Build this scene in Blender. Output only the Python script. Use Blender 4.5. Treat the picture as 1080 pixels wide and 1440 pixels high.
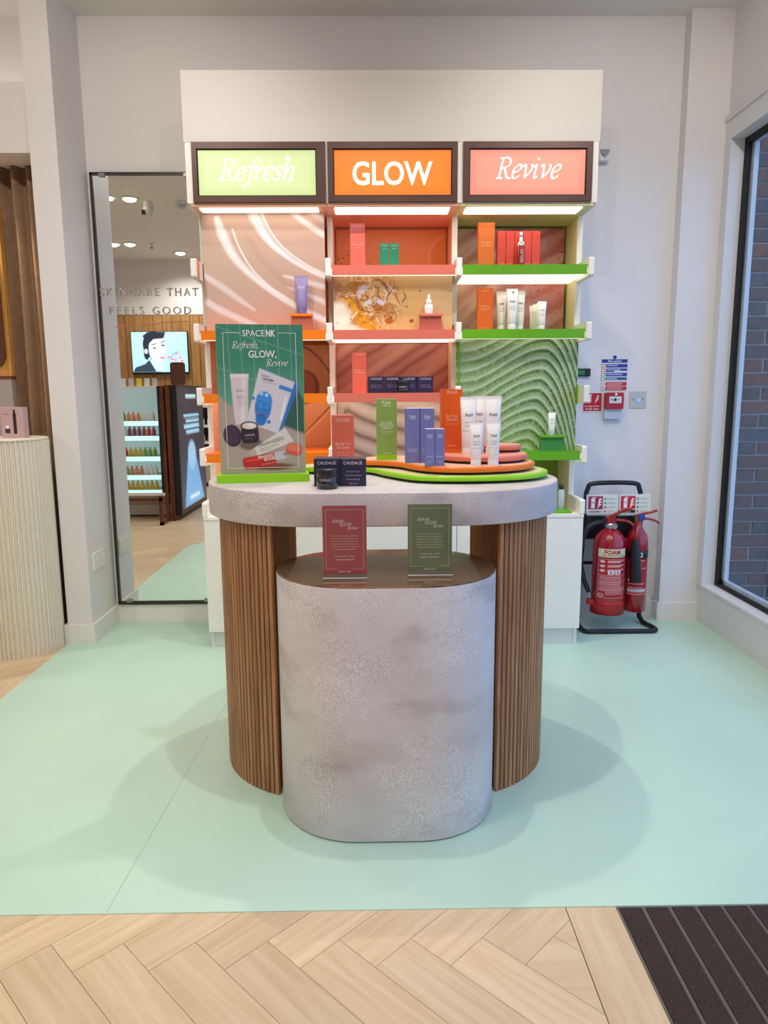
import bpy, bmesh, math, random
import numpy as np
from mathutils import Vector, Matrix
for o in list(bpy.data.objects): bpy.data.objects.remove(o)
random.seed(7); RNG = np.random.RandomState(7)
sc = bpy.context.scene; col = sc.collection
# ------------------------------------------------------------------ camera
H = 1.2; FPX = 1010.0
_p, _y, _r = [math.radians(a) for a in (9.29, 0.80, -0.378)]
_f0 = Vector((math.sin(_y), math.cos(_y), 0)); _r0 = Vector((math.cos(_y), -math.sin(_y), 0)); _u0 = Vector((0, 0, 1))
FWD = math.cos(_p)*_f0 - math.sin(_p)*_u0; _up = math.cos(_p)*_u0 + math.sin(_p)*_f0
RGT = math.cos(_r)*_r0 + math.sin(_r)*_up; UPV = -math.sin(_r)*_r0 + math.cos(_r)*_up
cam = bpy.data.cameras.new('camera'); camo = bpy.data.objects.new('camera', cam); col.objects.link(camo)
cam.sensor_fit = 'VERTICAL'; cam.sensor_height = 36; cam.sensor_width = 27; cam.lens = FPX/1440*36; cam.clip_start = .05
camo.matrix_world = Matrix(((RGT.x, UPV.x, -FWD.x, 0), (RGT.y, UPV.y, -FWD.y, 0), (RGT.z, UPV.z, -FWD.z, H), (0, 0, 0, 1)))
sc.camera = camo
CAM = Vector((0, 0, H))
def ray(x, y): return RGT*((x-540)/FPX) - UPV*((y-720)/FPX) + FWD
def onz(x, y, z=0.): d = ray(x, y); return CAM + d*((z-H)/d.z)
def ony(x, y, Y): d = ray(x, y); return CAM + d*(Y/d.y)
# ------------------------------------------------------------------ world / exposure
wd = bpy.data.worlds.new('dusk_sky'); sc.world = wd; wd.use_nodes = True
WB = wd.node_tree.nodes['Background']; WB.inputs[0].default_value = (.31, .53, 1, 1); WB.inputs[1].default_value = 2.3
vs = sc.view_settings; vs.view_transform = 'Standard'; vs.look = 'None'; vs.exposure = 0.0; vs.gamma = 1; vs.use_curve_mapping = False
SPOT_W = 40.0          # one ceiling spot
# ------------------------------------------------------------------ material helpers
def lin(c):
    if isinstance(c, str): c = tuple(int(c[i:i+2], 16) for i in (0, 2, 4))
    return tuple(((v/255)/12.92 if v/255 <= .04045 else ((v/255+.055)/1.055)**2.4) for v in c)
MC = {}
def mat(name, c, rough=.5, metal=0., emit=0., noise=0., nscale=8., bump=0., bscale=40., spec=.5, stretch=None, coat=0.):
    if name in MC: return MC[name]
    m = bpy.data.materials.new(name); m.use_nodes = True; nt = m.node_tree; b = nt.nodes['Principled BSDF']
    L = lin(c); b.inputs['Base Color'].default_value = (*L, 1); b.inputs['Roughness'].default_value = rough
    b.inputs['Metallic'].default_value = metal; b.inputs['Specular IOR Level'].default_value = spec
    if coat: b.inputs['Coat Weight'].default_value = coat
    if emit:
        b.inputs['Emission Color'].default_value = (*L, 1); b.inputs['Emission Strength'].default_value = emit
    if noise or bump:
        tc = nt.nodes.new('ShaderNodeTexCoord'); mp = nt.nodes.new('ShaderNodeMapping'); nt.links.new(tc.outputs['Object'], mp.inputs[0])
        if stretch: mp.inputs['Scale'].default_value = stretch
        if noise:
            n = nt.nodes.new('ShaderNodeTexNoise'); n.inputs['Scale'].default_value = nscale; n.inputs['Detail'].default_value = 6
            nt.links.new(mp.outputs[0], n.inputs[0])
            r = nt.nodes.new('ShaderNodeValToRGB'); r.color_ramp.elements[0].position = .3; r.color_ramp.elements[1].position = .7
            r.color_ramp.elements[0].color = (*[v*(1-noise) for v in L], 1); r.color_ramp.elements[1].color = (*[min(1, v*(1+noise)) for v in L], 1)
            nt.links.new(n.outputs[0], r.inputs[0]); nt.links.new(r.outputs[0], b.inputs['Base Color'])
        if bump:
            n2 = nt.nodes.new('ShaderNodeTexNoise'); n2.inputs['Scale'].default_value = bscale; nt.links.new(mp.outputs[0], n2.inputs[0])
            bp = nt.nodes.new('ShaderNodeBump'); bp.inputs['Strength'].default_value = bump; bp.inputs['Distance'].default_value = .01
            nt.links.new(n2.outputs[0], bp.inputs['Height']); nt.links.new(bp.outputs[0], b.inputs['Normal'])
    MC[name] = m; return m
def wood(name, c1, c2, axis='z', scale=14., rough=.5, rnd=.0):
    """grain stretched along one object axis; rnd = per-object value variation"""
    if name in MC: return MC[name]
    m = bpy.data.materials.new(name); m.use_nodes = True; nt = m.node_tree; b = nt.nodes['Principled BSDF']; b.inputs['Roughness'].default_value = rough; b.inputs['Specular IOR Level'].default_value = .25 if rough < .7 else .04
    tc = nt.nodes.new('ShaderNodeTexCoord'); mp = nt.nodes.new('ShaderNodeMapping')
    s = {'x': (.06, 1, 1), 'y': (1, .06, 1), 'z': (1, 1, .06)}[axis]; mp.inputs['Scale'].default_value = s
    oi = nt.nodes.new('ShaderNodeObjectInfo'); va = nt.nodes.new('ShaderNodeVectorMath'); va.operation = 'ADD'
    mu = nt.nodes.new('ShaderNodeMath'); mu.operation = 'MULTIPLY'; mu.inputs[1].default_value = 37.
    nt.links.new(oi.outputs['Random'], mu.inputs[0]); nt.links.new(tc.outputs['Object'], va.inputs[0]); nt.links.new(mu.outputs[0], va.inputs[1])
    nt.links.new(va.outputs[0], mp.inputs[0])
    n = nt.nodes.new('ShaderNodeTexNoise'); n.inputs['Scale'].default_value = scale*6; n.inputs['Detail'].default_value = 8; n.inputs['Distortion'].default_value = .6
    nt.links.new(mp.outputs[0], n.inputs[0])
    r = nt.nodes.new('ShaderNodeValToRGB'); r.color_ramp.elements[0].position = .32; r.color_ramp.elements[1].position = .68
    r.color_ramp.elements[0].color = (*lin(c1), 1); r.color_ramp.elements[1].color = (*lin(c2), 1); nt.links.new(n.outputs[0], r.inputs[0])
    hs = nt.nodes.new('ShaderNodeHueSaturation'); nt.links.new(r.outputs[0], hs.inputs['Color'])
    mr = nt.nodes.new('ShaderNodeMapRange'); mr.inputs[3].default_value = 1-rnd; mr.inputs[4].default_value = 1+rnd
    nt.links.new(oi.outputs['Random'], mr.inputs[0]); nt.links.new(mr.outputs[0], hs.inputs['Value'])
    nt.links.new(hs.outputs[0], b.inputs['Base Color']); MC[name] = m; return m
def stone(name):
    m = bpy.data.materials.new(name); m.use_nodes = True; nt = m.node_tree; b = nt.nodes['Principled BSDF']; b.inputs['Roughness'].default_value = .48
    tc = nt.nodes.new('ShaderNodeTexCoord')
    def noise(s, d, sx=1., sz=1.):
        mp = nt.nodes.new('ShaderNodeMapping'); mp.inputs['Scale'].default_value = (sx, sx, sz); nt.links.new(tc.outputs['Object'], mp.inputs[0])
        n = nt.nodes.new('ShaderNodeTexNoise'); n.inputs['Scale'].default_value = s; n.inputs['Detail'].default_value = d; nt.links.new(mp.outputs[0], n.inputs[0]); return n
    def ramp(src, stops):
        r = nt.nodes.new('ShaderNodeValToRGB'); e = r.color_ramp.elements
        while len(e) < len(stops): e.new(.5)
        for k, (p, c) in enumerate(stops): e[k].position = p; e[k].color = (*c, 1)
        nt.links.new(src, r.inputs[0]); return r
    def mix(a, bb, fac, mode='MIX'):
        x = nt.nodes.new('ShaderNodeMixRGB'); x.blend_type = mode; nt.links.new(a, x.inputs[1])
        if isinstance(bb, tuple): x.inputs[2].default_value = (*bb, 1)
        else: nt.links.new(bb, x.inputs[2])
        if isinstance(fac, float): x.inputs[0].default_value = fac
        else: nt.links.new(fac, x.inputs[0])
        return x
    base = ramp(noise(3.2, 5, 1, 1.6).outputs[0], [(.3, lin('bbb0af')), (.48, lin('cac2c3')), (.7, lin('d3cecf'))])
    blot = ramp(noise(4.2, 8, 1, 2.).outputs[0], [(.56, (0, 0, 0)), (.85, (1, 1, 1))])
    x = mix(base.outputs[0], lin('8d7f80'), blot.outputs[0])
    # light grit patches
    g = ramp(noise(230, 5).outputs[0], [(.5, (0, 0, 0)), (.6, (.85, .85, .85))]); gm = ramp(noise(4.2, 4).outputs[0], [(.42, (0, 0, 0)), (.62, (1, 1, 1))])
    gg = nt.nodes.new('ShaderNodeMixRGB'); gg.blend_type = 'MULTIPLY'; gg.inputs[0].default_value = 1; nt.links.new(g.outputs[0], gg.inputs[1]); nt.links.new(gm.outputs[0], gg.inputs[2])
    x2 = mix(x.outputs[0], lin('e6e4e8'), gg.outputs[0])
    v = nt.nodes.new('ShaderNodeTexVoronoi'); v.inputs['Scale'].default_value = 210; nt.links.new(tc.outputs['Object'], v.inputs[0])
    pr = ramp(v.outputs['Distance'], [(.14, (.8, .8, .8)), (.3, (0, 0, 0))])
    pm = ramp(noise(9, 4).outputs[0], [(.48, (0, 0, 0)), (.58, (1, 1, 1))])
    pp = nt.nodes.new('ShaderNodeMixRGB'); pp.blend_type = 'MULTIPLY'; pp.inputs[0].default_value = 1; nt.links.new(pr.outputs[0], pp.inputs[1]); nt.links.new(pm.outputs[0], pp.inputs[2])
    x3 = mix(x2.outputs[0], lin('7a6e70'), pp.outputs[0])
    nt.links.new(x3.outputs[0], b.inputs['Base Color']); MC[name] = m; return m
def printmat(name, rough=.45, emit=0., body=1.):
    if name in MC: return MC[name]
    m = bpy.data.materials.new(name); m.use_nodes = True; nt = m.node_tree; b = nt.nodes['Principled BSDF']
    a = nt.nodes.new('ShaderNodeVertexColor'); a.layer_name = 'ink'; 
    mu = nt.nodes.new('ShaderNodeVectorMath'); mu.operation = 'SCALE'; mu.inputs['Scale'].default_value = body
    nt.links.new(a.outputs[0], mu.inputs[0]); nt.links.new(mu.outputs[0], b.inputs['Base Color'])
    b.inputs['Roughness'].default_value = rough
    if emit:
        nt.links.new(a.outputs[0], b.inputs['Emission Color']); b.inputs['Emission Strength'].default_value = emit
    MC[name] = m; return m
def glassmat(name, tint=(1, 1, 1), refl=.12):
    if name in MC: return MC[name]
    m = bpy.data.materials.new(name); m.use_nodes = True; nt = m.node_tree
    for n in list(nt.nodes): nt.nodes.remove(n)
    o = nt.nodes.new('ShaderNodeOutputMaterial'); t = nt.nodes.new('ShaderNodeBsdfTransparent'); t.inputs[0].default_value = (*tint, 1)
    g = nt.nodes.new('ShaderNodeBsdfGlossy'); g.inputs['Roughness'].default_value = .02
    ge = nt.nodes.new('ShaderNodeNewGeometry'); dp = nt.nodes.new('ShaderNodeVectorMath'); dp.operation = 'DOT_PRODUCT'; mx = nt.nodes.new('ShaderNodeMixShader')
    nt.links.new(ge.outputs['Incoming'], dp.inputs[0]); nt.links.new(ge.outputs['Normal'], dp.inputs[1])
    def M_(op, a, b):
        n = nt.nodes.new('ShaderNodeMath'); n.operation = op
        for k, v in enumerate((a, b)):
            if v is None: continue
            if isinstance(v, (int, float)): n.inputs[k].default_value = v
            else: nt.links.new(v, n.inputs[k])
        return n.outputs[0]
    f5 = M_('POWER', M_('SUBTRACT', 1., M_('ABSOLUTE', dp.outputs['Value'], None)), 5.)
    nt.links.new(M_('ADD', M_('MULTIPLY', f5, .9), .035), mx.inputs[0]); nt.links.new(t.outputs[0], mx.inputs[1]); nt.links.new(g.outputs[0], mx.inputs[2]); nt.links.new(mx.outputs[0], o.inputs[0])
    MC[name] = m; return m
# ------------------------------------------------------------------ mesh builder
class MB:
    def __init__(s): s.v = []; s.f = []; s.sm = []
    def add(s, vs_, fs, smooth=False):
        n = len(s.v); s.v += [tuple(p) for p in vs_]; s.f += [tuple(i+n for i in f) for f in fs]; s.sm += [smooth]*len(fs); return s
    def box(s, x0, x1, y0, y1, z0, z1):
        return s.add([(x0,y0,z0),(x1,y0,z0),(x1,y1,z0),(x0,y1,z0),(x0,y0,z1),(x1,y0,z1),(x1,y1,z1),(x0,y1,z1)],
              [(0,3,2,1),(4,5,6,7),(0,1,5,4),(1,2,6,5),(2,3,7,6),(3,0,4,7)])
    def bbox(s, x0, x1, y0, y1, z0, z1, r=.004, seg=2):
        """box with rounded vertical edges and small chamfer top/bottom"""
        pts = rrect(x0, x1, y0, y1, r, seg+1); c = min(r*.5, (z1-z0)*.3)
        inn = rrect(x0+c, x1-c, y0+c, y1-c, max(r-c, 1e-4), seg+1)
        n = len(pts); V = []; F = []
        for ring, z in ((inn, z0), (pts, z0+c), (pts, z1-c), (inn, z1)): V += [(p[0], p[1], z) for p in ring]
        for k in range(3):
            for i in range(n): j = (i+1) % n; F.append((k*n+i, k*n+j, (k+1)*n+j, (k+1)*n+i))
        F.append(tuple(range(n-1, -1, -1))); F.append(tuple(range(3*n, 4*n)))
        return s.add(V, F)
    def prism(s, pts, z0, z1, smooth=False, axis='z'):
        n = len(pts)
        def P(p, h): return (p[0], p[1], h) if axis == 'z' else ((h, p[0], p[1]) if axis == 'x' else (p[0], h, p[1]))
        V = [P(p, z0) for p in pts] + [P(p, z1) for p in pts]
        s.add(V, [(i, (i+1) % n, n+(i+1) % n, n+i) for i in range(n)], smooth)
        s.add([V[i] for i in range(n)], [tuple(range(n-1, -1, -1))]); s.add([V[n+i] for i in range(n)], [tuple(range(n))]); return s
    def slab(s, pts, z0, z1, r=.003):
        """extruded outline with rounded-over edges"""
        n = len(pts); c = Vector((sum(p[0] for p in pts)/n, sum(p[1] for p in pts)/n)); V = []
        nor = []
        for i in range(n):
            a, b = Vector(pts[i-1]), Vector(pts[(i+1) % n]); t = (b-a).normalized(); nor.append(Vector((t.y, -t.x)))
        area = sum(pts[i][0]*pts[(i+1) % n][1]-pts[(i+1) % n][0]*pts[i][1] for i in range(n)); sg = 1 if area > 0 else -1
        rings = [(r, z0), (r*.3, z0+r*.3), (0, z0+r), (0, z1-r), (r*.3, z1-r*.3), (r, z1)]
        for d, z in rings: V += [(pts[i][0]-sg*nor[i].x*d, pts[i][1]-sg*nor[i].y*d, z) for i in range(n)]
        F = [(k*n+i, k*n+(i+1) % n, (k+1)*n+(i+1) % n, (k+1)*n+i) for k in range(5) for i in range(n)]
        s.add(V, F, True); s.add(V[:n], [tuple(range(n-1, -1, -1))]); s.add(V[5*n:], [tuple(range(n))]); return s
    def lathe(s, prof, c=(0, 0, 0), seg=24, smooth=True, sx=1., sy=1., ax='z'):
        V = []; n = len(prof)
        for k in range(seg):
            a = 2*math.pi*k/seg
            for r, z in prof:
                p = (r*math.cos(a)*sx, r*math.sin(a)*sy, z)
                if ax == 'y': p = (p[0], p[2], p[1])
                V.append((c[0]+p[0], c[1]+p[1], c[2]+p[2]))
        F = [(k*n+i, ((k+1) % seg)*n+i, ((k+1) % seg)*n+i+1, k*n+i+1) for k in range(seg) for i in range(n-1)]
        s.add(V, F, smooth)
        for i, fl in ((0, True), (n-1, False)):
            if prof[i][0] > 1e-5:
                ring = [V[k*n+i] for k in range(seg)]; s.add(ring, [tuple(range(seg-1, -1, -1)) if fl else tuple(range(seg))])
        return s
    def tube(s, path, r, seg=10, closed=False):
        P = [Vector(p) for p in path]; n = len(P); V = []; prev = None
        for i in range(n):
            if closed: t = (P[(i+1) % n]-P[i-1])
            else: t = P[min(i+1, n-1)]-P[max(i-1, 0)]
            t.normalize()
            ref = prev if prev is not None else (Vector((0, 0, 1)) if abs(t.z) < .9 else Vector((1, 0, 0)))
            u = (ref - t*ref.dot(t)).normalized(); prev = u; w = t.cross(u)
            rr = r[i] if isinstance(r, (list, tuple)) else r
            V += [tuple(P[i]+(u*math.cos(2*math.pi*k/seg)+w*math.sin(2*math.pi*k/seg))*rr) for k in range(seg)]
        m = n if closed else n-1
        s.add(V, [(i*seg+k, i*seg+(k+1) % seg, ((i+1) % n)*seg+(k+1) % seg, ((i+1) % n)*seg+k) for i in range(m) for k in range(seg)], True)
        if not closed: s.add(V[:seg], [tuple(range(seg-1, -1, -1))]); s.add(V[-seg:], [tuple(range(seg))])
        return s
    def mesh(s, name, m, off=(0, 0, 0)):
        me = bpy.data.meshes.new(name); o = Vector(off)
        me.from_pydata([tuple(Vector(p)-o) for p in s.v], [], s.f); me.polygons.foreach_set('use_smooth', s.sm)
        if m is not None: me.materials.append(m)
        bm = bmesh.new(); bm.from_mesh(me); bmesh.ops.recalc_face_normals(bm, faces=bm.faces); bm.to_mesh(me); bm.free()
        me.update(); return me
def rrect(x0, x1, y0, y1, r, seg=4):
    out = []
    for cx, cy, a0 in ((x1-r, y0+r, -90), (x1-r, y1-r, 0), (x0+r, y1-r, 90), (x0+r, y0+r, 180)):
        for k in range(seg+1):
            a = math.radians(a0+90*k/seg); out.append((cx+r*math.cos(a), cy+r*math.sin(a)))
    return out
def smooth_closed(P, sub=8):
    P = [Vector(p) for p in P]; n = len(P); out = []
    for i in range(n):
        a, b, c, d = P[i-1], P[i], P[(i+1) % n], P[(i+2) % n]
        for k in range(sub):
            t = k/sub; out.append(tuple(.5*((2*b)+(c-a)*t+(2*a-5*b+4*c-d)*t*t+(3*b-a-3*c+d)*t**3)))
    return out
def smooth_open(P, sub=8):
    P = [Vector(p) for p in P]; n = len(P); out = []
    for i in range(n-1):
        a, b, c, d = P[max(i-1, 0)], P[i], P[i+1], P[min(i+2, n-1)]
        for k in range(sub):
            t = k/sub; out.append(tuple(.5*((2*b)+(c-a)*t+(2*a-5*b+4*c-d)*t*t+(3*b-a-3*c+d)*t**3)))
    out.append(tuple(P[-1])); return out
# ------------------------------------------------------------------ object helpers
ORG = {}
def tag(o, label, cat, group=None):
    o['label'] = label; o['category'] = cat
    if group: o['group'] = group
    return o
def thing(name, label, cat, loc, group=None):
    o = bpy.data.objects.new(name, None); col.objects.link(o); o.location = loc; o.empty_display_size = .05
    ORG[o.name] = Vector(loc); return tag(o, label, cat, group)
def part(name, mb, m, parent):
    org = ORG[parent.name]; me = mb.mesh(name, m, org); o = bpy.data.objects.new(name, me); col.objects.link(o); o.parent = parent
    ORG[o.name] = org; return o
def solo(name, mb, m, label, cat, loc=(0, 0, 0), group=None):
    o = bpy.data.objects.new(name, mb.mesh(name, m, loc)); col.objects.link(o); o.location = loc; ORG[o.name] = Vector(loc)
    return tag(o, label, cat, group)
def struct(name, mb, m, parent=None):
    o = bpy.data.objects.new(name, mb.mesh(name, m)); col.objects.link(o); ORG[o.name] = Vector((0, 0, 0))
    if parent: o.parent = parent
    else: o['kind'] = 'structure'
    return o
def inst(name, me, parent, loc, rz=0.):
    """share a mesh; loc is in world coordinates"""
    o = bpy.data.objects.new(name, me); col.objects.link(o)
    o.location = Vector(loc)-(ORG[parent.name] if parent else Vector()); o.rotation_euler = (0, 0, rz)
    if parent: o.parent = parent
    return o
def fl(y, eps=.0006): return lambda u, v: (u, y-eps, v)      # a flat print facing the camera side
# lettering --------------------------------------------------------
_fc = {}
def textpolys(s, spacing=1., bold=0.):
    k = (s, spacing, bold)
    if k in _fc: return _fc[k]
    cu = bpy.data.curves.new('t', 'FONT'); cu.body = s; cu.size = 1; cu.resolution_u = 3; cu.space_character = spacing; cu.offset = bold; cu.fill_mode = 'FRONT'
    cu.space_line = .8
    ob = bpy.data.objects.new('t', cu); me = bpy.data.meshes.new_from_object(ob)
    V = np.array([v.co[:2] for v in me.vertices]) if len(me.vertices) else np.zeros((0, 2)); F = [tuple(p.vertices) for p in me.polygons]
    bpy.data.objects.remove(ob); bpy.data.curves.remove(cu); bpy.data.meshes.remove(me); _fc[k] = (V, F); return V, F
def lettering(parent, s, cx, z, height, mp, m, spacing=1., shear=0., bold=0., width=None, align='c', name='lettering', depth=0.):
    """baseline at z, cap height = height"""
    V, F = textpolys(s, spacing, bold)
    if not len(V): return
    sc_ = height/.69; P = V*sc_; P = np.stack([P[:, 0]+shear*P[:, 1], P[:, 1]], 1)
    w = P[:, 0].max()-P[:, 0].min()
    sx = width/w if width else 1.
    P[:, 0] = (P[:, 0]-P[:, 0].min())*sx; w *= sx
    x0 = cx-w/2 if align == 'c' else cx
    mb = MB(); mb.add([mp(x0+p[0], z+p[1]) for p in P], F)
    o = part(name, mb, m, parent)
    if depth: 
        md = o.modifiers.new('depth', 'SOLIDIFY'); md.thickness = depth; md.offset = 0
    return o
GL = {  # broad-nib italic serif, upright coordinates
 'R': (.56, [[(.13,0),(.13,.66)],[(.03,0),(.25,0)],[(.03,.65),(.15,.66)],[(.13,.65),(.28,.67),(.42,.59),(.42,.44),(.28,.35),(.14,.34)],[(.25,.35),(.33,.2),(.42,.03),(.55,0)]]),
 'e': (.37, [[(.06,.18),(.2,.22),(.31,.31),(.3,.42),(.21,.44),(.09,.33),(.05,.17),(.09,.03),(.19,0),(.32,.09)]]),
 'f': (.27, [[(.37,.63),(.31,.69),(.21,.63),(.17,.42),(.16,.05),(.12,-.14),(.03,-.21),(-.04,-.16)],[(.05,.42),(.3,.42)]]),
 'r': (.32, [[(.02,.36),(.1,.43),(.1,0)],[(.1,.24),(.17,.37),(.26,.44),(.33,.39)]]),
 's': (.31, [[(.28,.37),(.2,.44),(.1,.42),(.08,.33),(.17,.24),(.25,.14),(.22,.03),(.12,0),(.03,.06)]]),
 'h': (.46, [[(.02,.68),(.1,.7),(.1,0)],[(.1,.22),(.18,.36),(.29,.44),(.36,.38),(.34,.2),(.32,.06),(.36,0),(.44,.07)]]),
 'v': (.43, [[(.02,.37),(.08,.44),(.13,.36),(.16,.02)],[(.16,.02),(.27,.13),(.37,.3),(.36,.42),(.31,.43)]]),
 'i': (.25, [[(.02,.36),(.09,.43),(.09,.08),(.13,0),(.21,.07)],[(.1,.61),(.115,.63)]]),
 ',': (.16, [[(.07,.05),(.09,.03),(.06,-.08),(.01,-.12)]])}
def script_lettering(parent, s, x0, z, cap, width, mp, m, wt=.062):
    V = []; F = []; cx = 0.
    na = math.radians(28)
    for ch in s:
        adv, st = GL[ch]
        for path in st:
            P = [Vector((p[0]+cx+.26*p[1], p[1])) for p in path]
            if len(P) > 2: P = [Vector(p) for p in smooth_open(P, 6)]
            n = len(P); b = len(V)
            for i in range(n):
                t = (P[min(i+1, n-1)]-P[max(i-1, 0)]).normalized()
                w = (abs(t.x*math.sin(na)-t.y*math.cos(na))*.8+.3)*wt/2
                if ch == 'i' and n == 2 or (ch == ',' and i < 6): w = wt*.62
                nn = Vector((-t.y, t.x)); e = t*w*.3 if i == n-1 else (-t*w*.3 if i == 0 else Vector((0, 0)))
                V += [P[i]+nn*w+e, P[i]-nn*w+e]
            F += [(b+2*i, b+2*i+1, b+2*i+3, b+2*i+2) for i in range(n-1)]
        cx += adv
    xs = [v.x for v in V]; k = width/(max(xs)-min(xs)); ky = cap/.66; xm = min(xs)
    return part('lettering', MB().add([mp(x0+(v.x-xm)*k, z+v.y*ky) for v in V], F), m, parent)
# printed sheets: a fine grid whose vertex colours are the ink ------
class Ink:
    def __init__(s, U, V): s.U, s.V = U, V; s.c = np.zeros(U.shape+(3,))
    def bg(s, c): s.c[:] = lin(c); return s
    def put(s, mask, c): 
        m = np.clip(mask, 0, 1)[..., None]; s.c = s.c*(1-m)+np.array(lin(c))*m; return s
    def rect(s, x0, x1, y0, y1, c, e=.004): return s.put(step(s.U-x0, e)*step(x1-s.U, e)*step(s.V-y0, e)*step(y1-s.V, e), c)
    def ell(s, cx, cy, rx, ry, c, e=.05, rot=0.):
        X, Y = s.loc(cx, cy, rot); d = 1-np.sqrt((X/rx)**2+(Y/ry)**2); return s.put(step(d, e), c)
    def loc(s, cx, cy, rot): 
        a = math.radians(rot); X, Y = s.U-cx, s.V-cy; return X*math.cos(a)+Y*math.sin(a), -X*math.sin(a)+Y*math.cos(a)
    def rrect(s, cx, cy, w, h, rot, c, r=.0, e=.004):
        X, Y = s.loc(cx, cy, rot); qx, qy = np.abs(X)-w/2+r, np.abs(Y)-h/2+r
        d = np.sqrt(np.maximum(qx, 0)**2+np.maximum(qy, 0)**2)+np.minimum(np.maximum(qx, qy), 0)-r; return s.put(step(-d, e), c)
    def poly(s, pts, c, e=.003):
        ins = np.zeros(s.U.shape, bool); n = len(pts); dm = np.full(s.U.shape, 9.)
        for i in range(n):
            (x1, y1), (x2, y2) = pts[i], pts[(i+1) % n]
            cnd = ((y1 > s.V) != (y2 > s.V)); xi = (x2-x1)*(s.V-y1)/((y2-y1) if y2 != y1 else 1e-9)+x1; ins ^= cnd & (s.U < xi)
            dm = np.minimum(dm, seg(s.U, s.V, pts[i], pts[(i+1) % n])[0])
        return s.put(step(np.where(ins, dm, -dm), e), c)
    def line(s, pts, w, c, a=1., soft=.5):
        """w: half width, a number or one per point"""
        best = np.zeros(s.U.shape); n = len(pts); ws = w if isinstance(w, (list, tuple)) else [w]*n
        for i in range(n-1):
            d, t = seg(s.U, s.V, pts[i], pts[i+1]); ww = ws[i]+(ws[i+1]-ws[i])*t
            best = np.maximum(best, np.clip((ww-d)/(ww*soft+1e-6), 0, 1))
        return s.put(best*a, c)
def step(d, e): return np.clip(d/e+.5, 0, 1)
def seg(U, V, a, b):
    ax, ay = a; bx, by = b; dx, dy = bx-ax, by-ay; t = np.clip(((U-ax)*dx+(V-ay)*dy)/(dx*dx+dy*dy+1e-12), 0, 1)
    return np.hypot(U-ax-t*dx, V-ay-t*dy), t
def vnoise(U, V, s, seed=0):
    """smooth value noise"""
    r = np.random.RandomState(seed); g = r.rand(64, 64); x, y = U*s+13.7, V*s+7.3; i, j = np.floor(x).astype(int), np.floor(y).astype(int); fx, fy = x-i, y-j
    fx = fx*fx*(3-2*fx); fy = fy*fy*(3-2*fy); G = lambda a, b: g[a % 64, b % 64]
    return (G(i, j)*(1-fx)+G(i+1, j)*fx)*(1-fy)+(G(i, j+1)*(1-fx)+G(i+1, j+1)*fx)*fy
def fbm(U, V, s, seed=0): return vnoise(U, V, s, seed)*.55+vnoise(U, V, s*2.1, seed+1)*.28+vnoise(U, V, s*4.3, seed+2)*.17
def sheet(name, parent, m, fn, w, h, nx, ny, mp):
    """fn paints in metres: u 0..w, v 0..h; mp maps (u,v) to world"""
    U, V = np.meshgrid(np.linspace(0, w, nx+1), np.linspace(0, h, ny+1)); ink = Ink(U, V); fn(ink)
    org = ORG[parent.name]; P = [Vector(mp(U[j, i], V[j, i]))-org for j in range(ny+1) for i in range(nx+1)]
    F = [(j*(nx+1)+i, j*(nx+1)+i+1, (j+1)*(nx+1)+i+1, (j+1)*(nx+1)+i) for j in range(ny) for i in range(nx)]
    me = bpy.data.meshes.new(name); me.from_pydata(P, [], F); me.materials.append(m)
    at = me.color_attributes.new('ink', 'FLOAT_COLOR', 'POINT'); c = np.ones(((nx+1)*(ny+1), 4)); c[:, :3] = ink.c.reshape(-1, 3); at.data.foreach_set('color', c.ravel()); me.update()
    o = bpy.data.objects.new(name, me); col.objects.link(o); o.parent = parent; ORG[o.name] = org; return o

# ------------------------------------------------------------------ shared materials
M_wall = mat('white_paint', 'e3dfdf', .6, noise=.015, nscale=3)
M_ceil = mat('ceiling_paint', 'e8e6e2', .7)
M_trim = mat('satin_trim', 'e6e3e0', .4)
M_white = mat('white_laminate', 'eeebe2', .35)
M_mint = mat('mint_vinyl', 'bedcca', .42, noise=.03, nscale=2.5, bump=.03, bscale=300)
M_plank = wood('oak_plank', 'cbb08c', 'dbc3a2', 'x', 9, .42, .09)
M_oak = wood('oak_slat', '8e6346', 'b58860', 'z', 14, .5, .12)
M_oakflat = wood('oak_panel', '84491c', 'a56a30', 'z', 10, .8)
M_core = mat('dark_core', '2a1b12', .8)
M_stone = stone('plaster_stone')
M_black = mat('black_metal', '17171a', .35)
M_txtw = mat('white_ink', 'f4f2ee', .5)
M_txtd = mat('dark_ink', '2b2a2c', .5)
M_print = printmat('printed_sheet', .42)
M_brownf = mat('brown_frame', '4d2d25', .4, metal=.2)
M_bronze = mat('bronze_mirror', 'b08e70', .07, metal=.75)
M_lime = mat('lime_lacquer', '93d60c', .3)
M_green = mat('green_lacquer', '63a808', .35)
M_orange = mat('orange_lacquer', 'f07a10', .32)
M_coral = mat('coral_lacquer', 'd9705f', .35)
M_led = mat('led_strip', 'fff3e2', .5, emit=4.2); M_led2 = mat('shelf_led', 'fff3e2', .5, emit=1.15)

# =================================================================== SETTING
YW = 3.747; XR = 1.717; ZC = 2.975; XL = -4.6; YB = -2.5
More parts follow.
